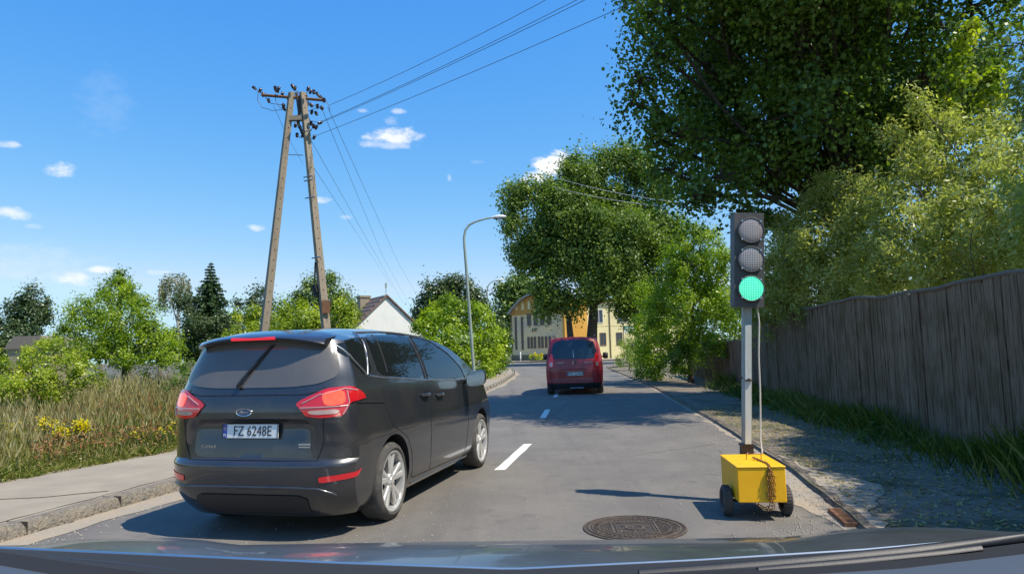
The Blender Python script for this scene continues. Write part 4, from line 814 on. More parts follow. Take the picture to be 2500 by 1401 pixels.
patch(bv, 'B', [(-.625, 1.535), (-.3, 1.555), (.3, 1.555), (.625, 1.535), (.725, 1.29), (.70, 1.235), (.58, 1.19), (.35, 1.17), (-.35, 1.17), (-.58, 1.19), (-.70, 1.235), (-.725, 1.29)], 'rear_window', 'carglass', car, off=.006, q=.15)
mb = MB(); line(bv, 'B', [(-.62, 1.165), (-.66, 1.00), (-.65, .75), (-.60, .615), (.60, .615), (.65, .75), (.66, 1.0), (.64, 1.165)], mb, .0045); line(bv, 'B', [(-.66, 1.145), (-.5, 1.115), (.5, 1.115), (.66, 1.145)], mb, .004)
mb.build('tailgate_gap', 'seam', car)
patch(bv, 'B', [(-.52, .33), (-.45, .355), (.45, .355), (.52, .33), (.50, .20), (-.50, .20)], 'valance', 'black', car, off=.008, q=.1)
mb = MB(); line(bv, 'B', [(-.80, .42), (-.62, .405), (-.4, .415), (.4, .415), (.62, .405), (.74, .35)], mb, .012, .002); mb.build('bumper_crease', 'darkpaint', car, smooth=60)
mb = MB(); mb.tube([(-.56, -.70, .20), (-.3, -.72, .185), (.3, -.72, .185), (.56, -.70, .20)], .012, 6); mb.build('lower_edge', 'black', car)
# roof spoiler
mb = MB(); us = np.linspace(-1, 1, 25); vs = []
for u in us:
    k = 1-abs(u)**5*.75; x = u*.605
    zc = 1.600-.060*abs(u)**2.6
    for (y, dz) in ((-.50, .030), (-.68, .004), (-.80*1+.12*(1-k), -.022), (-.825+.14*(1-k), -.036), (-.80+.13*(1-k), -.052), (-.66, -.050)): vs.append((x, y, zc+dz))
mb.add(vs, [(i*6+j, (i+1)*6+j, (i+1)*6+(j+1) % 6, i*6+(j+1) % 6) for i in range(24) for j in range(6)]+[tuple(range(6)), tuple(range(24*6, 25*6))]); sp = mb.build('roof_spoiler', 'darkpaint', car, smooth=40)
mb = MB(); mb.box((.0, -.812, 1.557), (.42, .02, .022), bev=.004); mb.build('high_brake_light', 'thirdlight', sp)
# rear wiper, badges, plate
wp = empty('rear_wiper', (-.12, -.81, 1.185)); wp.parent = car
MB().lathe([(0, -.03), (.022, -.03), (.024, 0), (0, .0)], Matrix.Rotation(R_(90), 4, 'Z'), n=14).build('wiper_pivot', 'black', wp, smooth=50)
p0 = hit(bv, 'B', -.12, 1.19, .03)-Vector(wp.location); p1 = hit(bv, 'B', .13, 1.50, .022)-Vector(wp.location)
mb = MB(); mb.tube([p0, p0.lerp(p1, .45)+Vector((0, -.012, 0)), p1], [.014, .009, .006], 6); mb.tube([p0.lerp(p1, .25)+Vector((.012, .01, 0)), p1+Vector((.014, .012, 0))], .007, 5); mb.build('wiper_arm', 'black', wp)
p = hit(bv, 'B', -.05, .985, 0); em = empty('badge', (-.045, p.y, .985)); em.parent = car; Tb = Matrix.Rotation(R_(-90), 4, 'Z') @ Matrix.Diagonal((1, 1.9, .78, 1)) @ Matrix.Scale(.95, 4)
MB().lathe([(0, .006), (.036, .006), (.037, 0)], Tb, n=36).build('badge_field', mat('badge_grey', (.10, .13, .22), .3, metal=.6), em)
MB().lathe([(.035, 0), (.036, .010), (.041, .011), (.044, 0)], Tb, n=36).build('badge_ring', 'chrome', em, smooth=50)
sc = MB(); sc.tube([(-.038, -.008, -.008), (-.030, -.009, .012), (-.012, -.009, .014), (-.022, -.009, -.010)], .0028, 5); sc.tube([(-.034, -.009, .002), (-.016, -.009, .004)], .002, 5); sc.tube([(-.012, -.009, -.004), (-.004, -.009, .004), (.004, -.009, -.006), (.012, -.009, .003), (.018, -.009, -.005), (.028, -.009, .010), (.034, -.009, -.008)], .0024, 5); sc.build('badge_script', 'chrome', em)
plate(car, .0, -.842, .838, 'FZ 6248E', tilt=R_(-3))
Tt = lambda x, z, o=.004: Matrix.Translation((x, hit(bv, 'B', x, z, o).y, z)) @ Matrix.Rotation(R_(90), 4, 'X')
text('model_letters', 'C-MAX', .036, 'satin', car, Tt(-.40, .715), .002, 1.3)
mb = MB(); mb.box((.49, hit(bv, 'B', .49, .73, 0).y-.004, .735), (.11, .008, .012)); mb.box((.49, hit(bv, 'B', .49, .71, 0).y-.004, .715), (.105, .008, .010)); mb.build('trim_badge', 'satin', car)
for (x, y, s) in ((.895, 0, 1), (-.895, 0, -1), (.895, 2.788, 1), (-.895, 2.788, -1)): wheel(car, x, y, .325, s)
mb = MB(); mb.tube([(-.8, 0, .3), (.8, 0, .3)], .04, 8); mb.box((0, 1.4, .19), (1.3, 3.2, .04)); mb.build('underbody', 'dark', car)

# ------------------------------------------------------------ red van ahead
van = empty('van', (2.143, 22.99, 0), -.113); tag(van, 'dark red van seen from behind, driving ahead in the shade', 'van')
Wz2 = [(.2, .80), (.28, .86), (.4, .90), (.55, .915), (.8, .92), (1.0, .91), (1.1, .895), (1.5, .82), (1.70, .765), (1.76, .72), (1.80, .66)]
Rz2 = [(.2, -.66), (.28, -.73), (.42, -.755), (.44, -.735), (.80, -.73), (1.05, -.70), (1.45, -.62), (1.72, -.53), (1.80, -.46)]
Fz2 = [(.2, 3.5), (.5, 3.62), (.8, 3.55), (1.0, 3.4), (1.85, 3.3)]
roof2 = [(-.8, 1.775), (-.4, 1.81), (.5, 1.83), (1.6, 1.80), (1.9, 1.72), (2.5, 1.36), (2.8, 1.16), (3.6, .95)]
V, F = lattice_body(Wz2, [(-1, .95), (-.6, .97), (0, .995), (2.5, 1), (3.6, .88)], Rz2, Fz2, roof2, .2, .05, .13, list(np.linspace(0, 1, 26)), nx=29, ny=50, nexp=6)
vb, bv2 = cut_arches(V, F, [(0, .35, .37), (2.785, .35, .37)], 'body', 'redpaint', van)
patch(bv2, 'B', [(-.62, 1.71), (.62, 1.71), (.73, 1.25), (.66, 1.12), (-.66, 1.12), (-.73, 1.25)], 'rear_window', 'vanglass', van, off=.008, q=.18)
mb = MB(); line(bv2, 'B', [(-.42, .80), (.42, .80)], mb, .022, .0); line(bv2, 'B', [(-.80, .43), (-.05, .42)], mb, .014, .004); line(bv2, 'B', [(.05, .42), (.80, .43)], mb, .014, .004); mb.build('body_crease', 'redpaint', van, smooth=60)
mb = MB(); line(bv2, 'B', [(-.72, 1.7), (-.77, 1.1), (-.74, .46), (.74, .46), (.77, 1.1), (.72, 1.7)], mb, .007); mb.build('tailgate_gap', 'seam', van)
patch(bv2, 'B', [(-.84, .37), (.84, .37), (.78, .21), (-.78, .21)], 'lower_bumper', 'black', van, off=.01, it=0)
mb = MB(); mb.tube([(-.15, -.70, .215), (.28, -.70, .215)], .012, 6); mb.build('tow_bar', 'satin', van)
for s, fr, cf in ((1, 'R', 'CR'), (-1, 'L', 'CL')):
    patch(bv2, fr, [(-.35, 1.66), (.5, 1.68), (.55, 1.16), (-.42, 1.18)], 'side_window', 'sideglass', van, q=.12); patch(bv2, fr, [(.62, 1.68), (1.5, 1.66), (1.55, 1.13), (.66, 1.15)], 'side_window', 'sideglass', van, q=.12); patch(bv2, fr, [(1.62, 1.66), (1.9, 1.6), (2.45, 1.27), (2.4, 1.1), (1.66, 1.12)], 'side_window', 'sideglass', van, q=.12)
    tl = patch(bv2, cf, [(.045, 1.30), (.09, 1.28), (.12, 1.08), (.10, .88), (-.03, .86), (-.03, 1.06)], 'tail_light', 'taillight', van, off=.012, h=.05, it=1)
    patch(bv2, cf, [(-.01, 1.02), (.07, 1.02), (.07, .89), (-.01, .89)], 'light_lens', 'clearlens', tl, off=.018, h=.04, it=1)
    mb = MB(); mb.tube([(s*.66, -.2, 1.80), (s*.67, -.15, 1.86), (s*.68, .8, 1.89), (s*.67, 1.5, 1.86), (s*.66, 1.55, 1.79)], .018, 6); mb.build('roof_rail', 'black', van)
    mb = MB(); mb.tube([(s*.88, 2.0, 1.14), (s*1.0, 1.98, 1.15)], .03, 6); mb.box((s*1.05, 1.98, 1.18), (.18, .12, .22), bev=.03); mb.build('side_mirror', 'black', van, smooth=60)
plate(van, .02, -.765, .655, 'FKR 22XKN', tilt=R_(-2))
y_ = hit(bv2, 'B', 0, 1.02, 0).y-.008; mb = MB()
for dz in (0, -.045):
    for s in (-1, 1): mb.tube([(0, y_, 1.055+dz), (s*.035, y_, 1.025+dz), (s*.062, y_, .995+dz)], .009, 5)
mb.build('badge', 'chrome', van)
Tv = lambda x, z: Matrix.Translation((x, hit(bv2, 'B', x, z, .005).y, z)) @ Matrix.Rotation(R_(90), 4, 'X')
text('maker_letters', 'CITROËN', .055, 'satin', van, Tv(-.44, 1.0), .002, 1); text('model_letters', 'BERLINGO', .05, 'satin', van, Tv(.44, 1.0), .002, 1)
wp = MB(); a = hit(bv2, 'B', 0, 1.14, .03); b = hit(bv2, 'B', -.02, 1.40, .02); wp.tube([a, b], [.014, .007], 6); wp.build('rear_wiper', 'satin', van)
for (x, y, s) in ((.885, 0, 1), (-.885, 0, -1), (.885, 2.785, 1), (-.885, 2.785, -1)): wheel(van, x, y, .325, s, style='single')

# ------------------------------------------------------------ portable traffic light on a yellow trolley
M['yellow'] = mat('yellow_paint', (.95, .49, .004), .5, noise=[(5, (.90, .44, .004), .45, .7), (40, (.45, .27, .03), .62, .70), (9, (.62, .36, .02), .60, .66, (1, 1, .3))])
M['housing'] = mat('signal_housing', (.065, .062, .058), .55, noise=(8, (.09, .085, .078), .4, .65))
M['polegrey'] = mat('pole_grey_green', (.34, .36, .31), .55, noise=(8, (.28, .29, .24), .45, .7, (1, 1, .3)))
M['polewhite'] = mat('pole_white', (.62, .62, .55), .5, noise=(8, (.48, .46, .36), .5, .7, (1, 1, .3)))
M['cable'] = mat('pale_cable', (.62, .58, .50), .6)
M['brass'] = mat('rusty_chain', (.34, .19, .06), .5, metal=.6, noise=(60, (.20, .10, .04), .4, .6))
def lensmat(name, dark, light, emit=None, k=.0155):
    m = bpy.data.materials.new(name); m.use_nodes = True; t = m.node_tree; p = t.nodes['Principled BSDF']
    c = N(t, 'ShaderNodeTexCoord'); s = N(t, 'ShaderNodeSeparateXYZ'); L(t, c.outputs['Object'], s.inputs[0]); outs = []
    for ax in ('X', 'Z'):
        a = N(t, 'ShaderNodeMath', operation='MULTIPLY'); a.inputs[1].default_value = math.pi/k; L(t, s.outputs[ax], a.inputs[0]); b = N(t, 'ShaderNodeMath', operation='SINE'); L(t, a.outputs[0], b.inputs[0]); d = N(t, 'ShaderNodeMath', operation='ABSOLUTE'); L(t, b.outputs[0], d.inputs[0]); outs.append(d)
    mn = N(t, 'ShaderNodeMath', operation='MINIMUM'); L(t, outs[0].outputs[0], mn.inputs[0]); L(t, outs[1].outputs[0], mn.inputs[1])
    mr = N(t, 'ShaderNodeMapRange', interpolation_type='SMOOTHSTEP'); mr.inputs['From Min'].default_value = .25; mr.inputs['From Max'].default_value = .65; L(t, mn.outputs[0], mr.inputs[0])
    mx = N(t, 'ShaderNodeMix', data_type='RGBA'); L(t, mr.outputs[0], mx.inputs['Factor']); mx.inputs['A'].default_value = (*light, 1); mx.inputs['B'].default_value = (*dark, 1); L(t, mx.outputs['Result'], p.inputs['Base Color'])
    p.inputs['Roughness'].default_value = .2; p.inputs['Coat Weight'].default_value = .3
    if emit:
        e = N(t, 'ShaderNodeMix', data_type='RGBA'); L(t, mr.outputs[0], e.inputs['Factor']); e.inputs['A'].default_value = (*emit[0], 1); e.inputs['B'].default_value = (*emit[1], 1); L(t, e.outputs['Result'], p.inputs['Emission Color']); p.inputs['Emission Strength'].default_value = 1
    return m
M['lens_red'] = lensmat('unlit_lens_warm', (.17, .13, .12), (.50, .44, .41)); M['lens_amber'] = lensmat('unlit_lens_grey', (.09, .08, .08), (.52, .48, .45)); M['lens_green'] = lensmat('lit_green_lens', (.02, .3, .2), (.02, .2, .14), ((.01, .20, .11), (.14, .98, .62)))
tr = empty('portable_traffic_light', (2.03, 6.08, 0), -.10); tag(tr, 'portable traffic light showing green on a yellow battery trolley at the road edge', 'traffic light')
bx = MB(); bx.box((0, 0, .285), (.375, .66, .275), bev=.006); bx = bx.build('battery_box', 'yellow', tr)
mb = MB(); mb.box((0, -.001, .426), (.385, .67, .010), bev=.003); mb.build('lid', 'yellow', bx)
mb = MB()
for x0 in (-.03, .09):
    mb.tube([(x0-.0, .02, .43), (x0-.0, .02, .475), (x0+.02, .04, .485)], .004, 5)
mb.tube([(-.03, .02, .475), (.09, .02, .478)], .004, 5); mb.build('carry_handle', 'brass', bx)
mb = MB(); mb.tube([(-.24, -.09, .12), (.24, -.09, .12)], .014, 8); mb.box((0, .05, .135), (.30, .45, .03)); mb.build('axle', 'steel_dark', tr)
for s in (1, -1):
    w_ = empty('wheel', (s*.245, -.09, .12)); w_.parent = tr; T = Matrix.Identity(4) if s > 0 else Matrix.Rotation(math.pi, 4, 'Z')
    t_ = MB(); t_.lathe([(.068, -.01), (.075, .018), (.10, .030), (.118, .020), (.12, 0), (.118, -.034), (.10, -.046), (.07, -.04)], T, n=36)
    for k in range(30): a = 2*math.pi*k/30; t_.box(T @ Vector((-.008, .119*math.cos(a), .119*math.sin(a))), (.05, .011, .007), mtx=Matrix.Rotation(a+math.pi/2, 4, 'X'))
    t_.build('tyre', 'tyre', w_, smooth=40)
    MB().lathe([(0, .012), (.02, .012), (.03, .004), (.068, .006), (.07, -.01)], T, n=30).build('rim', 'satin', w_, smooth=40)
# pole
def pt(z): f = (z-.43)/2.18; return Vector((.055+.125*f, .375, z))   # leans slightly to the right going up
pg = MB()
def sqt(mb, z0, z1, hw, hd, dy=0):
    a, b = pt(z0), pt(z1); vs = []
    for q in (a, b):
        for (sx, sy) in ((-1, -1), (1, -1), (1, 1), (-1, 1)): vs.append((q.x+sx*hw, q.y+dy+sy*hd, q.z))
    mb.add(vs, [(0, 3, 2, 1), (4, 5, 6, 7), (0, 1, 5, 4), (1, 2, 6, 5), (2, 3, 7, 6), (3, 0, 4, 7)])
sqt(pg, .50, 1.80, .038, .035, .02); pole = pg.build('pole', 'polegrey', tr)
mb = MB(); sqt(mb, .52, 1.58, .026, .014, -.0315); mb.build('pole_sleeve', 'polewhite', pole)
mb = MB(); sqt(mb, .16, .50, .052, .045, .02); sqt(mb, .50, .515, .06, .055, .02); mb.build('socket', 'steel_dark', tr)
q = pt(1.09); mb = MB(); mb.lathe([(0, .03), (.011, .03), (.011, .0)], Matrix.Translation((q.x+.0, q.y-.046, q.z)) @ Matrix.Rotation(R_(-90), 4, 'Z'), n=10); mb.tube([(q.x-.045, q.y-.02, q.z+.01), (q.x-.075, q.y-.02, q.z+.035), (q.x-.07, q.y-.02, q.z+.06)], .008, 6); mb.tube([(q.x-.03, q.y-.055, q.z-.005), (q.x+.03, q.y-.055, q.z-.005)], .01, 6); mb.build('clamp_bolt', 'steel_dark', pole)
mb = MB(); pts = [pt(1.78)+Vector((.085, -.01, 0)), pt(1.6)+Vector((.105, -.01, 0)), pt(1.3)+Vector((.10, -.012, 0)), pt(1.0)+Vector((.112, -.01, 0)), pt(.75)+Vector((.115, -.01, 0)), pt(.55)+Vector((.11, -.03, 0)), (.17, .30, .44)]; mb.tube(pts, .0075, 8); mb.build('cable', 'cable', tr, smooth=60)
# signal head
hd = empty('signal_head', pt(2.17)+Vector((-.005, -.03, .0))); hd.rotation_euler = (0, R_(3.2), R_(4)); hd.parent = tr
mb = MB(); mb.box((0, .02, 0), (.262, .14, .855), bev=.006); mb.build('housing', 'housing', hd)
mb = MB(); mb.box((0, -.052, 0), (.267, .008, .861)); mb.build('front_plate', 'housing', hd)
for (z, m_) in ((.265, 'lens_red'), (0, 'lens_amber'), (-.265, 'lens_green')):
    ln_ = empty('lamp', (.010, -.055, z)); ln_.parent = hd; T = Matrix.Rotation(R_(-90), 4, 'Z')
    MB().lathe([(.118, -.002), (.122, .022), (.119, .036), (.113, .038), (.108, .030)], T, n=44).build('lens_ring', 'housing', ln_, smooth=50)
    if m_ != 'x': 
        o = MB().lathe([(0, .040), (.04, .0395), (.075, .037), (.10, .032), (.110, .028)], T, n=40).build('lens', m_, ln_, smooth=80)
    for k in range(4): a = R_(45+90*k); MB().box((.118*math.cos(a), -.036, .118*math.sin(a)), (.014, .012, .014)).build('lens_clip', 'satin', ln_)
# chain
def torus(mb, T, R=.010, r=.0032, n=10, m_=5, el=1.45):
    vs = []
    for i in range(n):
        a = 2*math.pi*i/n
        for j in range(m_):
            b = 2*math.pi*j/m_; vs.append(T @ Vector(((R+r*math.cos(b))*math.cos(a)*el, (R+r*math.cos(b))*math.sin(a), r*math.sin(b))))
    mb.add(vs, [(i*m_+j, ((i+1) % n)*m_+j, ((i+1) % n)*m_+(j+1) % m_, i*m_+(j+1) % m_) for i in range(n) for j in range(m_)])
def chain(mb, pts, step=.023):
    pts = [Vector(p) for p in pts]; k = 0
    for a, b in zip(pts[:-1], pts[1:]):
        n = max(1, round((b-a).length/step)); d = (b-a).normalized(); q = d.to_track_quat('X', 'Z').to_matrix().to_4x4()
        for i in range(n): torus(mb, Matrix.Translation(a+(b-a)*(i+.5)/n) @ q @ Matrix.Rotation(R_(90*(k % 2)+random.uniform(-20, 20)), 4, 'X')); k += 1
mb = MB(); chain(mb, [(.02, .02, .45), (.06, -.10, .438), (.075, -.22, .438), (.062, -.338, .436), (.058, -.345, .40)])
for (x0, zb_) in ((.040, .15), (.055, .10), (.070, .12), (.086, .16)): chain(mb, [(.06, -.345, .42), (x0, -.350, .36), (x0+.004, -.350, .28), (x0-.002, -.350, .2), (x0, -.35, zb_+.03)])
chain(mb, [(.05, -.35, .13), (.02, -.34, .105), (-.02, -.33, .12), (-.05, -.31, .145)]); chain(mb, [(.085, -.35, .15), (.07, -.345, .10), (.03, -.34, .09), (.0, -.33, .11)]); mb.build('chain', 'brass', tr, smooth=80, fixn=False)
# ------------------------------------------------------------ A-shaped power pole
PY = 23.0
ap = empty('power_pole', (-6.95, PY, .05)); tag(ap, 'tall A-shaped concrete power pole bristling with insulators behind the dark car', 'power pole'); A0 = Vector(ap.location)
def rp(px, py, Y=PY): return at(px, py, Y)-A0
def leg(px_t, py_t, px_b, py_b, w0, w1, rz):
    t = rp(px_t, py_t); b = rp(px_b, py_b); d = (t-b); b2 = b-d*((b.z+.1)/d.z); mb = MB(); vs = []
    for (q, w) in ((b2, w0), (t, w1)):
        for (sx, sy) in ((-1, -1), (1, -1), (1, 1), (-1, 1)):
            v = Matrix.Rotation(rz, 3, 'Z') @ Vector((sx*w/2, sy*w/2*1.0, 0)); vs.append(q+v)
    mb.add(vs, [(0, 3, 2, 1), (4, 5, 6, 7), (0, 1, 5, 4), (1, 2, 6, 5), (2, 3, 7, 6), (3, 0, 4, 7)])
    o = mb.build('leg', 'concrete', ap)
    hb = MB()
    for k in range(26):
        q = b2.lerp(t, .12+.86*k/26); w = w0+(w1-w0)*(.12+.86*k/26); hb.box(q+Matrix.Rotation(rz, 3, 'Z') @ Vector((0, -w/2-.001, 0)), (.028, .012, .028), rz=rz)
    hb.build('climbing_holes', 'dark', o)
    return b2, t
lb, lt = leg(712, 226, 646, 800, .25, .175, R_(38)); rb, rt = leg(739, 226, 795, 790, .25, .175, R_(38))
mb = MB(); mb.tube([rp(640, 232), rp(712, 238)], .05, 6); mb.tube([rp(712, 238), rp(795, 245)], .05, 6); mb.tube([rp(700, 240), rp(750, 234)], .045, 6); mb.build('crossarm', 'rust', ap)
mb = MB(); a = rp(707, 289); b = rp(736, 289); c_ = (a+b)/2; mb.box(c_, ((b-a).length+.1, .18, .16)); mb.build('spacer', 'concrete', ap)
mb = MB(); mb.tube([rp(697, 377), rp(740, 379)], .012, 5); mb.tube([rp(742, 318), rp(757, 318)], .03, 5); mb.tube([rp(735, 333), rp(757, 335)], .035, 5); mb.tube([rp(735, 240), rp(728, 300), rp(740, 330)], .055, 6); mb.tube([rp(724, 226), rp(732, 285)], .05, 6); mb.build('brackets', 'steel_dark', ap)
for (x, y) in ((750, 320), (752, 431), (753, 440), (756, 482), (772, 628)): MB().tube([rp(x-11, y+2, PY-.17), rp(x+11, y-2, PY-.2)], .022, 5).build('metal_band', 'satin', ap)
mb = MB(); p = rp(796, 748, PY-.17); mb.box(p, (.26, .05, .42), rz=R_(24)); mb.build('pole_sign', 'rust', ap)
mb = MB(); mb.tube([rp(770, 640, PY-.1), rp(768, 690, PY-.1), rp(774, 712, PY-.1)], .03, 6); mb.tube([rp(766, 695), rp(773, 725)], .09, 8); mb.tube([rp(775, 710), rp(788, 790)], .03, 6); mb.build('cable_box', 'black', ap)
INS = [(635, 221), (621, 215), (642, 231), (672, 216), (680, 217), (656, 246), (689, 230), (694, 266), (714, 211), (720, 216), (752, 217), (758, 224), (766, 225), (775, 230), (782, 236), (791, 245), (775, 260), (750, 254), (760, 257), (786, 264), (748, 274), (761, 274), (772, 277), (752, 294), (759, 301), (781, 300), (765, 308), (772, 311), (721, 306), (725, 330), (767, 335), (746, 236), (676, 222), (692, 258)]
for i, (x, y) in enumerate(INS):
    p = rp(x, y, PY+random.uniform(-.35, .3)); mb = MB(); T = Matrix.Translation(p) @ Matrix.Rotation(R_(random.uniform(0, 180)), 4, 'Z') @ Matrix.Rotation(R_(random.uniform(20, 90)), 4, 'Y')
    mb.lathe([(0, -.085), (.035, -.085), (.062, -.055), (.04, -.035), (.066, -.005), (.04, .02), (.052, .045), (.03, .08), (0, .08)], T, n=12); mb.build('insulator', 'porcelain', ap, smooth=60)
mb = MB()
for pts in ([(630, 222), (629, 245), (640, 262), (665, 270), (690, 268)], [(672, 222), (673, 245), (682, 262), (694, 266)], [(795, 245), (803, 258), (806, 272)], [(752, 217), (749, 228), (740, 236)], [(746, 236), (755, 250), (765, 257), (775, 260)], [(656, 250), (664, 253), (688, 256)], [(752, 294), (770, 297), (781, 300)], [(725, 330), (735, 337), (742, 333)], [(757, 333), (762, 340), (767, 335)], [(721, 306), (728, 313), (738, 309)], [(757, 318), (762, 313), (772, 311)], [(748, 274), (760, 268), (775, 262), (786, 264)], [(620, 215), (642, 231), (656, 246)], [(714, 211), (725, 222), (745, 236)], [(752, 217), (775, 230), (791, 245)], [(635, 232), (600, 224), (630, 232)][0:1]+[(650, 236)]):
    mb = MB(); mb.tube([rp(x, y) for x, y in pts], .010, 4); mb.build('jumper_wire', 'wire', ap)
def sag(a, b, s, n=14): return [a.lerp(b, t/n)+Vector((0, 0, -s*4*(t/n)*(1-t/n))) for t in range(n+1)]
def far_pt(px, py, z):
    d = ray(px, py); return Vector((0, 0, CAMH))+d*((z-CAMH)/d.z)
WL = 'overhead wires on the power pole'
for (p0, q, lab) in (((806, 256), (1085, 118), 'uppermost overhead wire running from the power pole to the top of the view'), ((781, 298), (1150, 118), 'overhead wire of the middle pair from the power pole to the top of the view'), ((775, 303), (1165, 117), 'lower wire of the middle pair from the power pole to the top of the view'), ((767, 333), (1268, 116), 'lowest overhead wire running from the power pole to the top of the view')):
    a = at(*p0, PY); b = far_pt(*q, a.z+.3); b2 = a+(b-a)*1.9; mb = MB(); mb.tube(sag(a, b2, .12), .0075, 5, cap=False); tag(mb.build('power_line', 'wire'), lab, 'overhead wire', WL)
for (p0, q, q2, lab) in (((800, 262), (970, 636), (1040, 760), 'thin wire dropping into the distance, right-hand one of four behind the pole'), ((786, 266), (932, 620), (1000, 745), 'thin wire dropping into the distance, second from the right of four'), ((752, 330), (928, 640), (985, 740), 'thin wire dropping into the distance, third from the right of four'), ((760, 400), (885, 590), (960, 705), 'thin wire dropping into the distance, left-hand one of four')):
    a = at(*p0, PY+.3); b = at(*q, 62); c2 = at(*q2, 120); mb = MB(); mb.tube([a, a.lerp(b, .5)+Vector((0, 0, .0)), b, c2], .008, 4, cap=False); tag(mb.build('power_line', 'wire'), lab, 'overhead wire', WL)
mb = MB(); mb.tube([at(668, 258, PY+.2), at(700, 330, PY+1), at(740, 400, 30)], .007, 4, cap=False); tag(mb.build('power_line', 'wire'), 'short thin wire slanting down between the two legs of the power pole', 'overhead wire', WL)
for (a_, b_, lab) in (((1355, 432), (1640, 492), 'upper pale wire crossing in front of the two-trunk tree'), ((1350, 455), (1635, 505), 'lower pale wire crossing in front of the two-trunk tree')):
    mb = MB(); mb.tube(sag(at(*a_, 58), at(*b_, 40), .2), .010, 4, cap=False); tag(mb.build('power_line', mat('pale_wire', (.7, .72, .72), .5)), lab, 'overhead wire', 'pale wires in front of the tree')

# ------------------------------------------------------------ street lamps
M['lamphead'] = mat('lamp_head', (.70, .70, .68), .35)
def lamp(name_l, pts, r0, Y, head0, head1, hr):
    b = at(pts[0][0], 900, Y); root = empty('street_lamp', (b.x, Y, .1)); tag(root, name_l, 'street lamp', 'street lamps along the left pavement'); o = Vector(root.location)
    P = [at(px, py, Y)-o for px, py in pts]; d = (P[0]-P[1]); P0 = P[0]+d*((P[0].z+.1)/(-d.z)) if d.z < 0 else P[0]; n = len(P)
    MB().tube([P0]+P, [r0]+[r0*(1-.55*i/n) for i in range(n)], 10).build('pole', 'galv', root, smooth=60)
    a, b2 = at(*head0, Y)-o, at(*head1, Y)-o; mb = MB(); m_ = 9; pp = [a.lerp(b2, i/(m_-1)) for i in range(m_)]; rr = [hr*k for k in (.35, .55, .8, .95, 1, 1, .92, .7, .25)]; mb.tube(pp, rr, 12)
    mb.v = [(x, y*1.0, a.z+(z-a.z)*.75) for (x, y, z) in mb.v]; h = mb.build('lamp_head', 'lamphead', root, smooth=60)
    q = (a+b2)/2; g_ = MB(); g_.box((q.x, q.y, q.z-hr*.62), ((b2-a).length*.62, hr*1.2, hr*.35), bev=.01); g_.build('lamp_glass', 'glass', h)
lamp('tall nearer street lamp with curved arm above the roadside hedge', [(1157, 905), (1146, 760), (1138, 650), (1134, 600), (1133, 580), (1136, 562), (1145, 549), (1160, 541), (1180, 535), (1205, 530)], .075, 32, (1198, 531), (1236, 527), .13)
lamp('farther small street lamp whose curved arm shows above the hedge', [(1192, 880), (1190, 740), (1189, 710), (1192, 696), (1200, 688), (1213, 683)], .075, 62, (1209, 684), (1230, 681), .12)

# ------------------------------------------------------------ buildings
M['cream'] = mat('cream_render', (.80, .63, .33), .9, noise=(.5, (.55, .50, .36), .4, .65), bump=(40, .1, .01))
M['yellowwall'] = mat('yellow_render', (.74, .66, .36), .9, noise=(.4, (.68, .60, .33), .4, .65))
M['orangewall'] = mat('orange_render', (.72, .38, .07), .9, noise=(.5, (.64, .33, .06), .4, .65))
M['ochre'] = mat('ochre_gable', (.50, .28, .07), .9)
M['plinth'] = mat('plinth', (.24, .20, .12), .9, noise=(2, (.18, .15, .09), .4, .6))
M['roofmetal'] = mat('roof_metal', (.30, .30, .28), .5, metal=.3)
M['winframe'] = mat('window_frame_brown', (.16, .10, .07), .6); M['winwhite'] = mat('window_frame_white', (.65, .65, .62), .5)
M['whitewall'] = mat('white_render', (.80, .78, .73), .9, noise=(1, (.72, .70, .66), .45, .7), bump=(30, .15, .01))
M['tile'] = mat('roof_tiles', (.21, .12, .085), .85, noise=(6, (.13, .08, .06), .4, .65)); M['tilelight'] = mat('tile_edge', (.42, .34, .27), .9)
PA = at(1252, 868, 99.5); PB = at(1379, 868, 95.2); PA.z = PB.z = 0
ux = (PB-PA).normalized(); un = Vector((-ux.y, ux.x, 0)); un = un if un.y > 0 else -un; W_ = (PB-PA).length
TF = Matrix(((ux.x, un.x, 0, PA.x), (ux.y, un.y, 0, PA.y), (0, 0, 1, 0), (0, 0, 0, 1)))   # local x along facade, y into the building
bd = empty('town_building'); bd.matrix_world = TF; tag(bd, 'two-storey yellow and cream building with arched roof at the end of the road', 'building')
eave = 7.35; arch_h = 2.35
def arc(x0, x1, z0, h, n=20): return [(x0+(x1-x0)*i/n, z0+h*math.sin(math.pi*i/n)**.85) for i in range(n+1)]
I4 = Matrix.Identity(4)
MB().prism([(0, .9), (0, eave-.9), (W_, eave-.9), (W_, .9)], I4, 0, 14).build('wall', 'cream', bd)
MB().prism([(0.01, -.1), (0.01, .9), (W_-.01, .9), (W_-.01, -.1)], I4, -.04, 13.9).build('plinth', 'plinth', bd)
MB().prism([(0, eave-.9)]+arc(0, W_, eave-.6, arch_h)+[(W_, eave-.9)], I4, -.06, 13.9).build('gable', 'ochre', bd)
oa = arc(-.35, W_+.35, eave-.72, arch_h+.42); ia = arc(-.05, W_+.05, eave-.72, arch_h+.20); MB().prism(oa+ia[::-1], I4, -.75, 14.2).build('roof', 'roofmetal', bd)
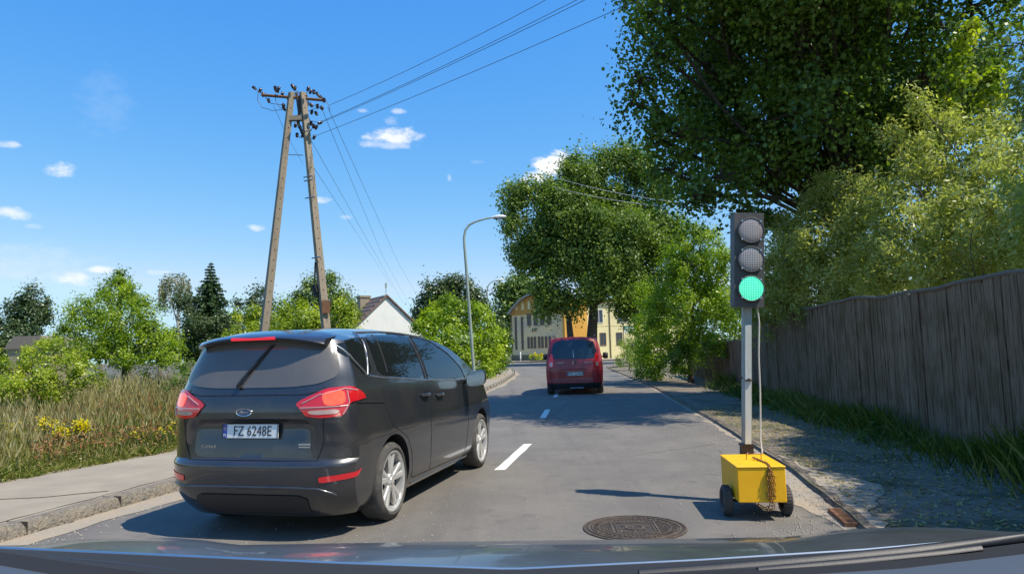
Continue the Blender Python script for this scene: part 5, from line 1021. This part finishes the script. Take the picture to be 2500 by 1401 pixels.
def bwin(parent, x, z, w, h, T=I4, mull=1, fm='winframe', rev=.10):
    f = MB(); t = .09
    for (cx_, cz, sx, sz) in ((x, z+h/2-t/2, w, t), (x, z-h/2+t/2, w, t), (x-w/2+t/2, z, t, h-2*t), (x+w/2-t/2, z, t, h-2*t)): f.box(T @ Vector((cx_, -.03, cz)), (sx, .08, sz), mtx=T.to_3x3().to_4x4())
    for k in range(mull): f.box(T @ Vector((x-w/2+w*(k+1)/(mull+1), -.028, z)), (.07, .07, h-2*t), mtx=T.to_3x3().to_4x4())
    o = f.build('window', fm, parent); g_ = MB(); g_.box(T @ Vector((x, -.012, z)), (w-.02, .03, h-.02), mtx=T.to_3x3().to_4x4()); g_.build('pane', 'glass', o)
s_ = W_/127
for px in (1296, 1312, 1328, 1345): bwin(bd, (px-1252)*s_, 5.75, .62, 1.75)
for px in (1293, 1301, 1309, 1319, 1327, 1336, 1345): bwin(bd, (px-1252)*s_, 2.55, .36, 1.6, mull=0)
for px in (1262, 1278): bwin(bd, (px-1252)*s_, 3.9, .34, 4.6, mull=0)
for px, h in ((1266, .8), (1281, 1.25), (1297, 1.5), (1318, 1.5), (1334, 1.2), (1350, .8)):
    m_ = MB(); x = (px-1252)*s_; m_.prism([(x-.2, eave-.2), (x-.2, eave-.2+h*.7), (x, eave-.2+h), (x+.2, eave-.2+h*.7), (x+.2, eave-.2)], I4, -.09, -.05); m_.build('niche', 'orangewall' if px > 1320 else 'yellowwall', bd)
m_ = MB(); m_.box(((1307-1252)*s_-.2, -.08, 4.25), (.16, .06, .5)); m_.box(((1307-1252)*s_+.25, -.1, 4.3), (.3, .1, .42)); m_.build('wall_plaque', 'plinth', bd)
m_ = MB(); m_.tube([(-.06, -.08, 0), (-.06, -.08, eave-.4)], .07, 6); m_.build('drainpipe', 'plinth', bd)
# orange stair block and the long sunlit wing
PC = at(1381, 868, 94.6); PC.z = 0; PD = at(1437, 868, 95.6); PD.z = 0; PE = at(1690, 868, 101); PE.z = 0
def wframe(P, Q):
    u = (Q-P).normalized(); n_ = Vector((-u.y, u.x, 0)); n_ = n_ if n_.y > 0 else -n_; return Matrix(((u.x, n_.x, 0, P.x), (u.y, n_.y, 0, P.y), (0, 0, 1, 0), (0, 0, 0, 1))), (Q-P).length
TFi = TF.inverted()
T1, w1 = wframe(PC, PD); T1 = TFi @ T1; o = MB().prism([(0, -.05), (0, 8.2), (w1, 8.2), (w1, -.05)], T1, 0, 6).build('stair_block', 'orangewall', bd)
m_ = MB(); m_.box(T1 @ Vector((.55, -.05, 4)), (.12, .12, 8), mtx=T1.to_3x3().to_4x4()); m_.build('corner_pipe', 'winframe', o)
T2, w2 = wframe(PD, PE); T2 = TFi @ T2; MB().prism([(0, -.05), (0, 8.0), (w2, 8.0), (w2, -.05)], T2, .5, 10).build('wing_wall', 'yellowwall', bd)
MB().prism([(-.2, 8.0), (-.2, 8.25), (w2+.2, 8.25), (w2+.2, 8.0)], T2, 0, 10.2).build('wing_eaves', 'roofmetal', bd)
T3 = T2 @ Matrix.Translation((0, .5, 0)); sx2 = w2/253
for px, w in ((1410, 0), (1468, 1.3), (1525, 1.7), (1560, .9), (1600, 1.6)):
    if w: bwin(bd, (px-1437)*sx2, 5.9, w, 1.9, T3, 1, 'winwhite')
for px in (1455, 1476, 1515, 1560, 1600): bwin(bd, (px-1437)*sx2, 2.75, .95, 1.75, T3, 1, 'winframe')
m_ = MB()
for px in (1493, 1587): m_.tube([T3 @ Vector(((px-1437)*sx2, -.08, 0)), T3 @ Vector(((px-1437)*sx2, -.08, 7.9))], .08, 6)
m_.build('drainpipe', 'plinth', bd)
m_ = MB(); m_.box(T3 @ Vector(((1480-1437)*sx2, -.02, 4.55)), (9, .03, .05), mtx=T3.to_3x3().to_4x4()); m_.build('string_course', 'cream', bd)
# green shop sign on a bracket in front of the wing
sg = empty('shop_sign', (0, 0, 0)); p = at(1541, 800, 92); sg.location = (p.x, p.y, 0); tag(sg, 'green sign with white lettering on a dark post before the yellow wing', 'sign')
M['signgreen'] = mat('sign_green', (.02, .16, .09), .4); M['signwhite'] = mat('sign_white', (.7, .72, .66), .5)
z_ = p.z; mb = MB(); mb.box((0, 0, z_), (2.0, .12, .50)); mb.build('sign_board', 'signgreen', sg); mb = MB(); mb.box((0, 0, z_-.45), (2.0, .10, .36)); mb.build('lower_board', 'signwhite', sg)
mb = MB(); mb.box((-.62, -.075, z_), (.42, .02, .16)); mb.box((.12, -.075, z_), (.80, .02, .16)); mb.build('lettering', 'signwhite', sg); MB().tube([(-1.06, .0, 0), (-1.06, .0, z_+.3)], .06, 6).build('post', 'winframe', sg); MB().box((.62, 0, z_+.5), (.6, .1, .36)).build('top_board', 'plinth', sg)
# bollards and flower bed in front of it
for px, w, lab in ((1271, .09, 'white bollard at the corner of the cream facade'), (1248, .05, 'grey bollard left of the white one, by the building corner'), (1240, .05, 'thin grey bollard farthest left by the building')):
    p = at(px, 878, 92); b_ = empty('bollard', (p.x, 92, .1)); tag(b_, lab, 'bollard', 'bollards before the building'); h = 1.25 if w > .06 else .95
    MB().tube([(0, 0, 0), (0, 0, h-.05), (0, 0, h)], [w, w, w*.6], 10).build('post', 'winwhite' if w > .06 else 'galv', b_, smooth=50)
    if w > .06: MB().tube([(0, 0, .15), (0, 0, .3)], w*1.04, 10).build('band', 'winframe', b_)
fb = empty('flower_bed', (at(1330, 880, 88).x, 88, .1)); tag(fb, 'flower bed of yellow flowers and low green plants before the building', 'flower bed')
V, rn, _ = clump_crown([(Vector((x, random.uniform(-.6, .8), .45)), (.45, .5, .42)) for x in np.arange(-1.6, 4.2, .5)], 26, 30, .16, .09, .18); tag(fast_mesh('plants', V, 4, rn, 'lf_yellowgreen', fb), kind='stuff')
V, rn, _ = clump_crown([(Vector((x, random.uniform(-.6, .4), .85)), (.4, .4, .16)) for x in np.arange(-1.5, 4.2, .5)], 16, 16, .14, .12, .16); tag(fast_mesh('flowers', V, 4, rn, 'petal', fb), kind='stuff')
MB().box((1.3, 0, .04), (6.2, 2.0, .14)).build('edging', 'kerb', fb)

# white house with the tiled roof
YH = 41; ph = R_(30); pk = at(944, 724, YH); gx = Vector((math.cos(ph), math.sin(ph), 0)); rd = Vector((-math.sin(ph), math.cos(ph), 0))
TH = Matrix(((gx.x, rd.x, 0, pk.x), (gx.y, rd.y, 0, pk.y), (0, 0, 1, 0), (0, 0, 0, 1)))
hs = empty('white_house'); hs.matrix_world = TH; tag(hs, 'small white house with bare gable and brown tiled roof behind the car roof', 'house')
hw, sl, Z = 3.1, .92, pk.z
MB().prism([(-hw, -.1), (-hw, Z-hw*sl), (0, Z), (hw, Z-hw*sl), (hw, -.1)], I4, 0, 8).build('wall', 'whitewall', hs)
rf = MB()
for s in (-1, 1): rf.prism([(s*0, Z+.03), (s*(hw+.4), Z+.03-(hw+.4)*sl), (s*(hw+.4), Z+.12-(hw+.4)*sl), (0, Z+.13)] if s > 0 else [(0, Z+.03), (0, Z+.13), (-(hw+.4), Z+.12-(hw+.4)*sl), (-(hw+.4), Z+.03-(hw+.4)*sl)], I4, -.12, 8.3)
rfo = rf.build('roof', 'tile', hs)
tb = MB()
for s in (-1,):
    for k in range(12):
        x = s*(.12+k*.28); z = Z+.14-abs(x)*sl; tb.box((x, 4.1, z), (.05, 8.3, .07))
tb.build('tile_courses', 'tilelight', rfo)
pc = TH.inverted() @ at(888, 745, YH+2.2); cb = MB(); cb.box((pc.x, pc.y, Z-.9), (.62, .62, 2.2)); cb.box((pc.x, pc.y, Z+.22), (.72, .72, .12)); cb.build('chimney', 'concrete', rfo)
pa = at(943, 690, YH); mb = MB(); mb.tube([(0, .1, Z), (0, .1, pa.z)], .022, 5); mb.box((0, .1, pa.z-.15), (.1, .04, .3)); mb.build('antenna', 'galv', hs)
# shed roof and garden wall on the left
sh = empty('garden_shed', (atx(70, 34), 34, 0)); tag(sh, 'grey brown shed roof between bushes at the far left', 'shed'); zt = at(70, 820, 34).z
MB().prism([(-1.0, -.1), (-1.0, zt-.55), (1.1, zt-.55), (1.1, -.1)], I4, 0, 2.4).build('wall', 'concrete', sh); MB().prism([(-1.15, zt-.6), (-.7, zt), (.6, zt+.02), (1.25, zt-.6)], I4, -.1, 2.6).build('roof', mat('felt_roof', (.20, .17, .145), .9), sh)
gw = empty('garden_wall', (atx(340, 24), 24.5, 0)); tag(gw, 'low pale concrete wall half hidden behind the meadow grass', 'wall'); wz = at(460, 884, 24.5).z
for k in range(-2, 3): MB().box((k*1.02, 0, wz/2), (1.0, .12, wz)).build('wall_panel', mat('pale_wall', (.42, .42, .40), .9, noise=(2, (.34, .34, .32), .4, .6)), gw); MB().box((k*1.02+.51, 0, wz/2+.02), (.1, .16, wz+.04)).build('post', 'concrete', gw)

# ------------------------------------------------------------ own car seen along the bottom edge
M['hoodpaint'] = mat('bonnet_paint', (.07, .075, .082), .34, metal=.3, coat=.45, noise=(3, (.11, .12, .135), .45, .7))
M['cowl'] = mat('cowl_plastic', (.014, .015, .017), .85, bump=(220, .4, .002)); M['dash'] = mat('dashboard_top', (.045, .062, .088), .7)
oc = empty('own_car', (0, .9, .6)); tag(oc, 'grey car bonnet with wipers and black windscreen edge along the bottom of the view', 'car'); O0 = Vector(oc.location)
def interp(t, x): return float(np.interp(x, [a for a, _ in t], [b for _, b in t]))
cB = [(-200, 1322), (0, 1335), (400, 1353), (800, 1371), (1250, 1387), (1700, 1365), (2100, 1340), (2350, 1318), (2500, 1305), (2700, 1290)]
cS = [(-200, 1322), (0, 1330), (90, 1328), (200, 1314), (300, 1310), (420, 1311), (500, 1317), (580, 1329), (800, 1325), (1250, 1319), (1700, 1313), (1930, 1309), (2050, 1292), (2200, 1285), (2330, 1287), (2420, 1294), (2500, 1298), (2700, 1285)]
cC = [(-200, 1338), (0, 1346), (200, 1376), (400, 1403), (800, 1425), (1250, 1440), (1550, 1403), (2000, 1376), (2350, 1346), (2500, 1326), (2700, 1300)]
cD = [(-200, 1350), (0, 1378), (130, 1401), (400, 1450), (1250, 1500), (1900, 1405), (2200, 1386), (2500, 1350), (2700, 1325)]
xs = list(np.linspace(-200, 2700, 60))
def sheet(name, rows, m, smooth=True, parent=oc):
    vs = []; fs = []; n = len(xs)
    for r in rows: vs += [r(x)-O0 for x in xs]
    for j in range(len(rows)-1):
        for i in range(n-1): k = j*n+i; fs.append((k, k+1, k+n+1, k+n))
    return MB().add(vs, fs).build(name, m, parent, smooth=smooth and 60, fixn=False)
mixr = lambda a, b, t: (lambda x: interp(a, x)*(1-t)+interp(b, x)*t)
def P_(c, Y, dpy=0): return lambda x: at(x, (c(x) if callable(c) else interp(c, x))+dpy, Y)
def drop(x, Y):
    p = at(x, interp(cS, x), 1.85); return Vector((p.x*Y/1.85*.97, Y, p.z-.10-(Y-2.05)*.45-.35*(Y-2.0)**2))
hood = sheet('bonnet', [P_(cB, 1.46), P_(mixr(cB, cS, .45), 1.55), P_(mixr(cB, cS, .8), 1.68), P_(cS, 1.85), lambda x: at(x, interp(cS, x)+14, 1.98), lambda x: drop(x, 2.15), lambda x: drop(x, 2.4)], 'hoodpaint')
mb = MB(); mb.tube([at(x, interp(cB, x)+1, 1.455)-O0 for x in xs], .0028, 6); mb.build('bonnet_edge', 'satin', hood)
sheet('cowl_panel', [P_(cB, 1.44, 3), lambda x: at(x, .5*interp(cB, x)+.5*interp(cC, x)+2, 1.36), P_(cC, 1.27)], 'cowl')
sheet('windscreen_edge', [P_(cC, 1.262, 0), P_(mixr(cC, cD, .5), 1.22), P_(cD, 1.17)], 'dark')
sheet('dashboard', [P_(cD, 1.165, 1), P_(cD, 1.12, 40), P_(cD, 1.06, 110)], 'dash')
wi = MB(); wi.tube([at(x, y, 1.30)-O0 for x, y in ((1560, 1401), (1750, 1388), (2000, 1366), (2200, 1347), (2420, 1322), (2600, 1301))], .010, 6); wi.tube([at(x, y, 1.25)-O0 for x, y in ((1850, 1392), (2080, 1372), (2300, 1350), (2395, 1338))], .007, 6); wi.build('wiper', 'black', oc, smooth=60)
wi = MB(); wi.tube([at(x, y, 1.33)-O0 for x, y in ((110, 1366), (250, 1378), (420, 1398), (600, 1412))], .008, 6); wi.build('wiper', 'black', oc, smooth=60)
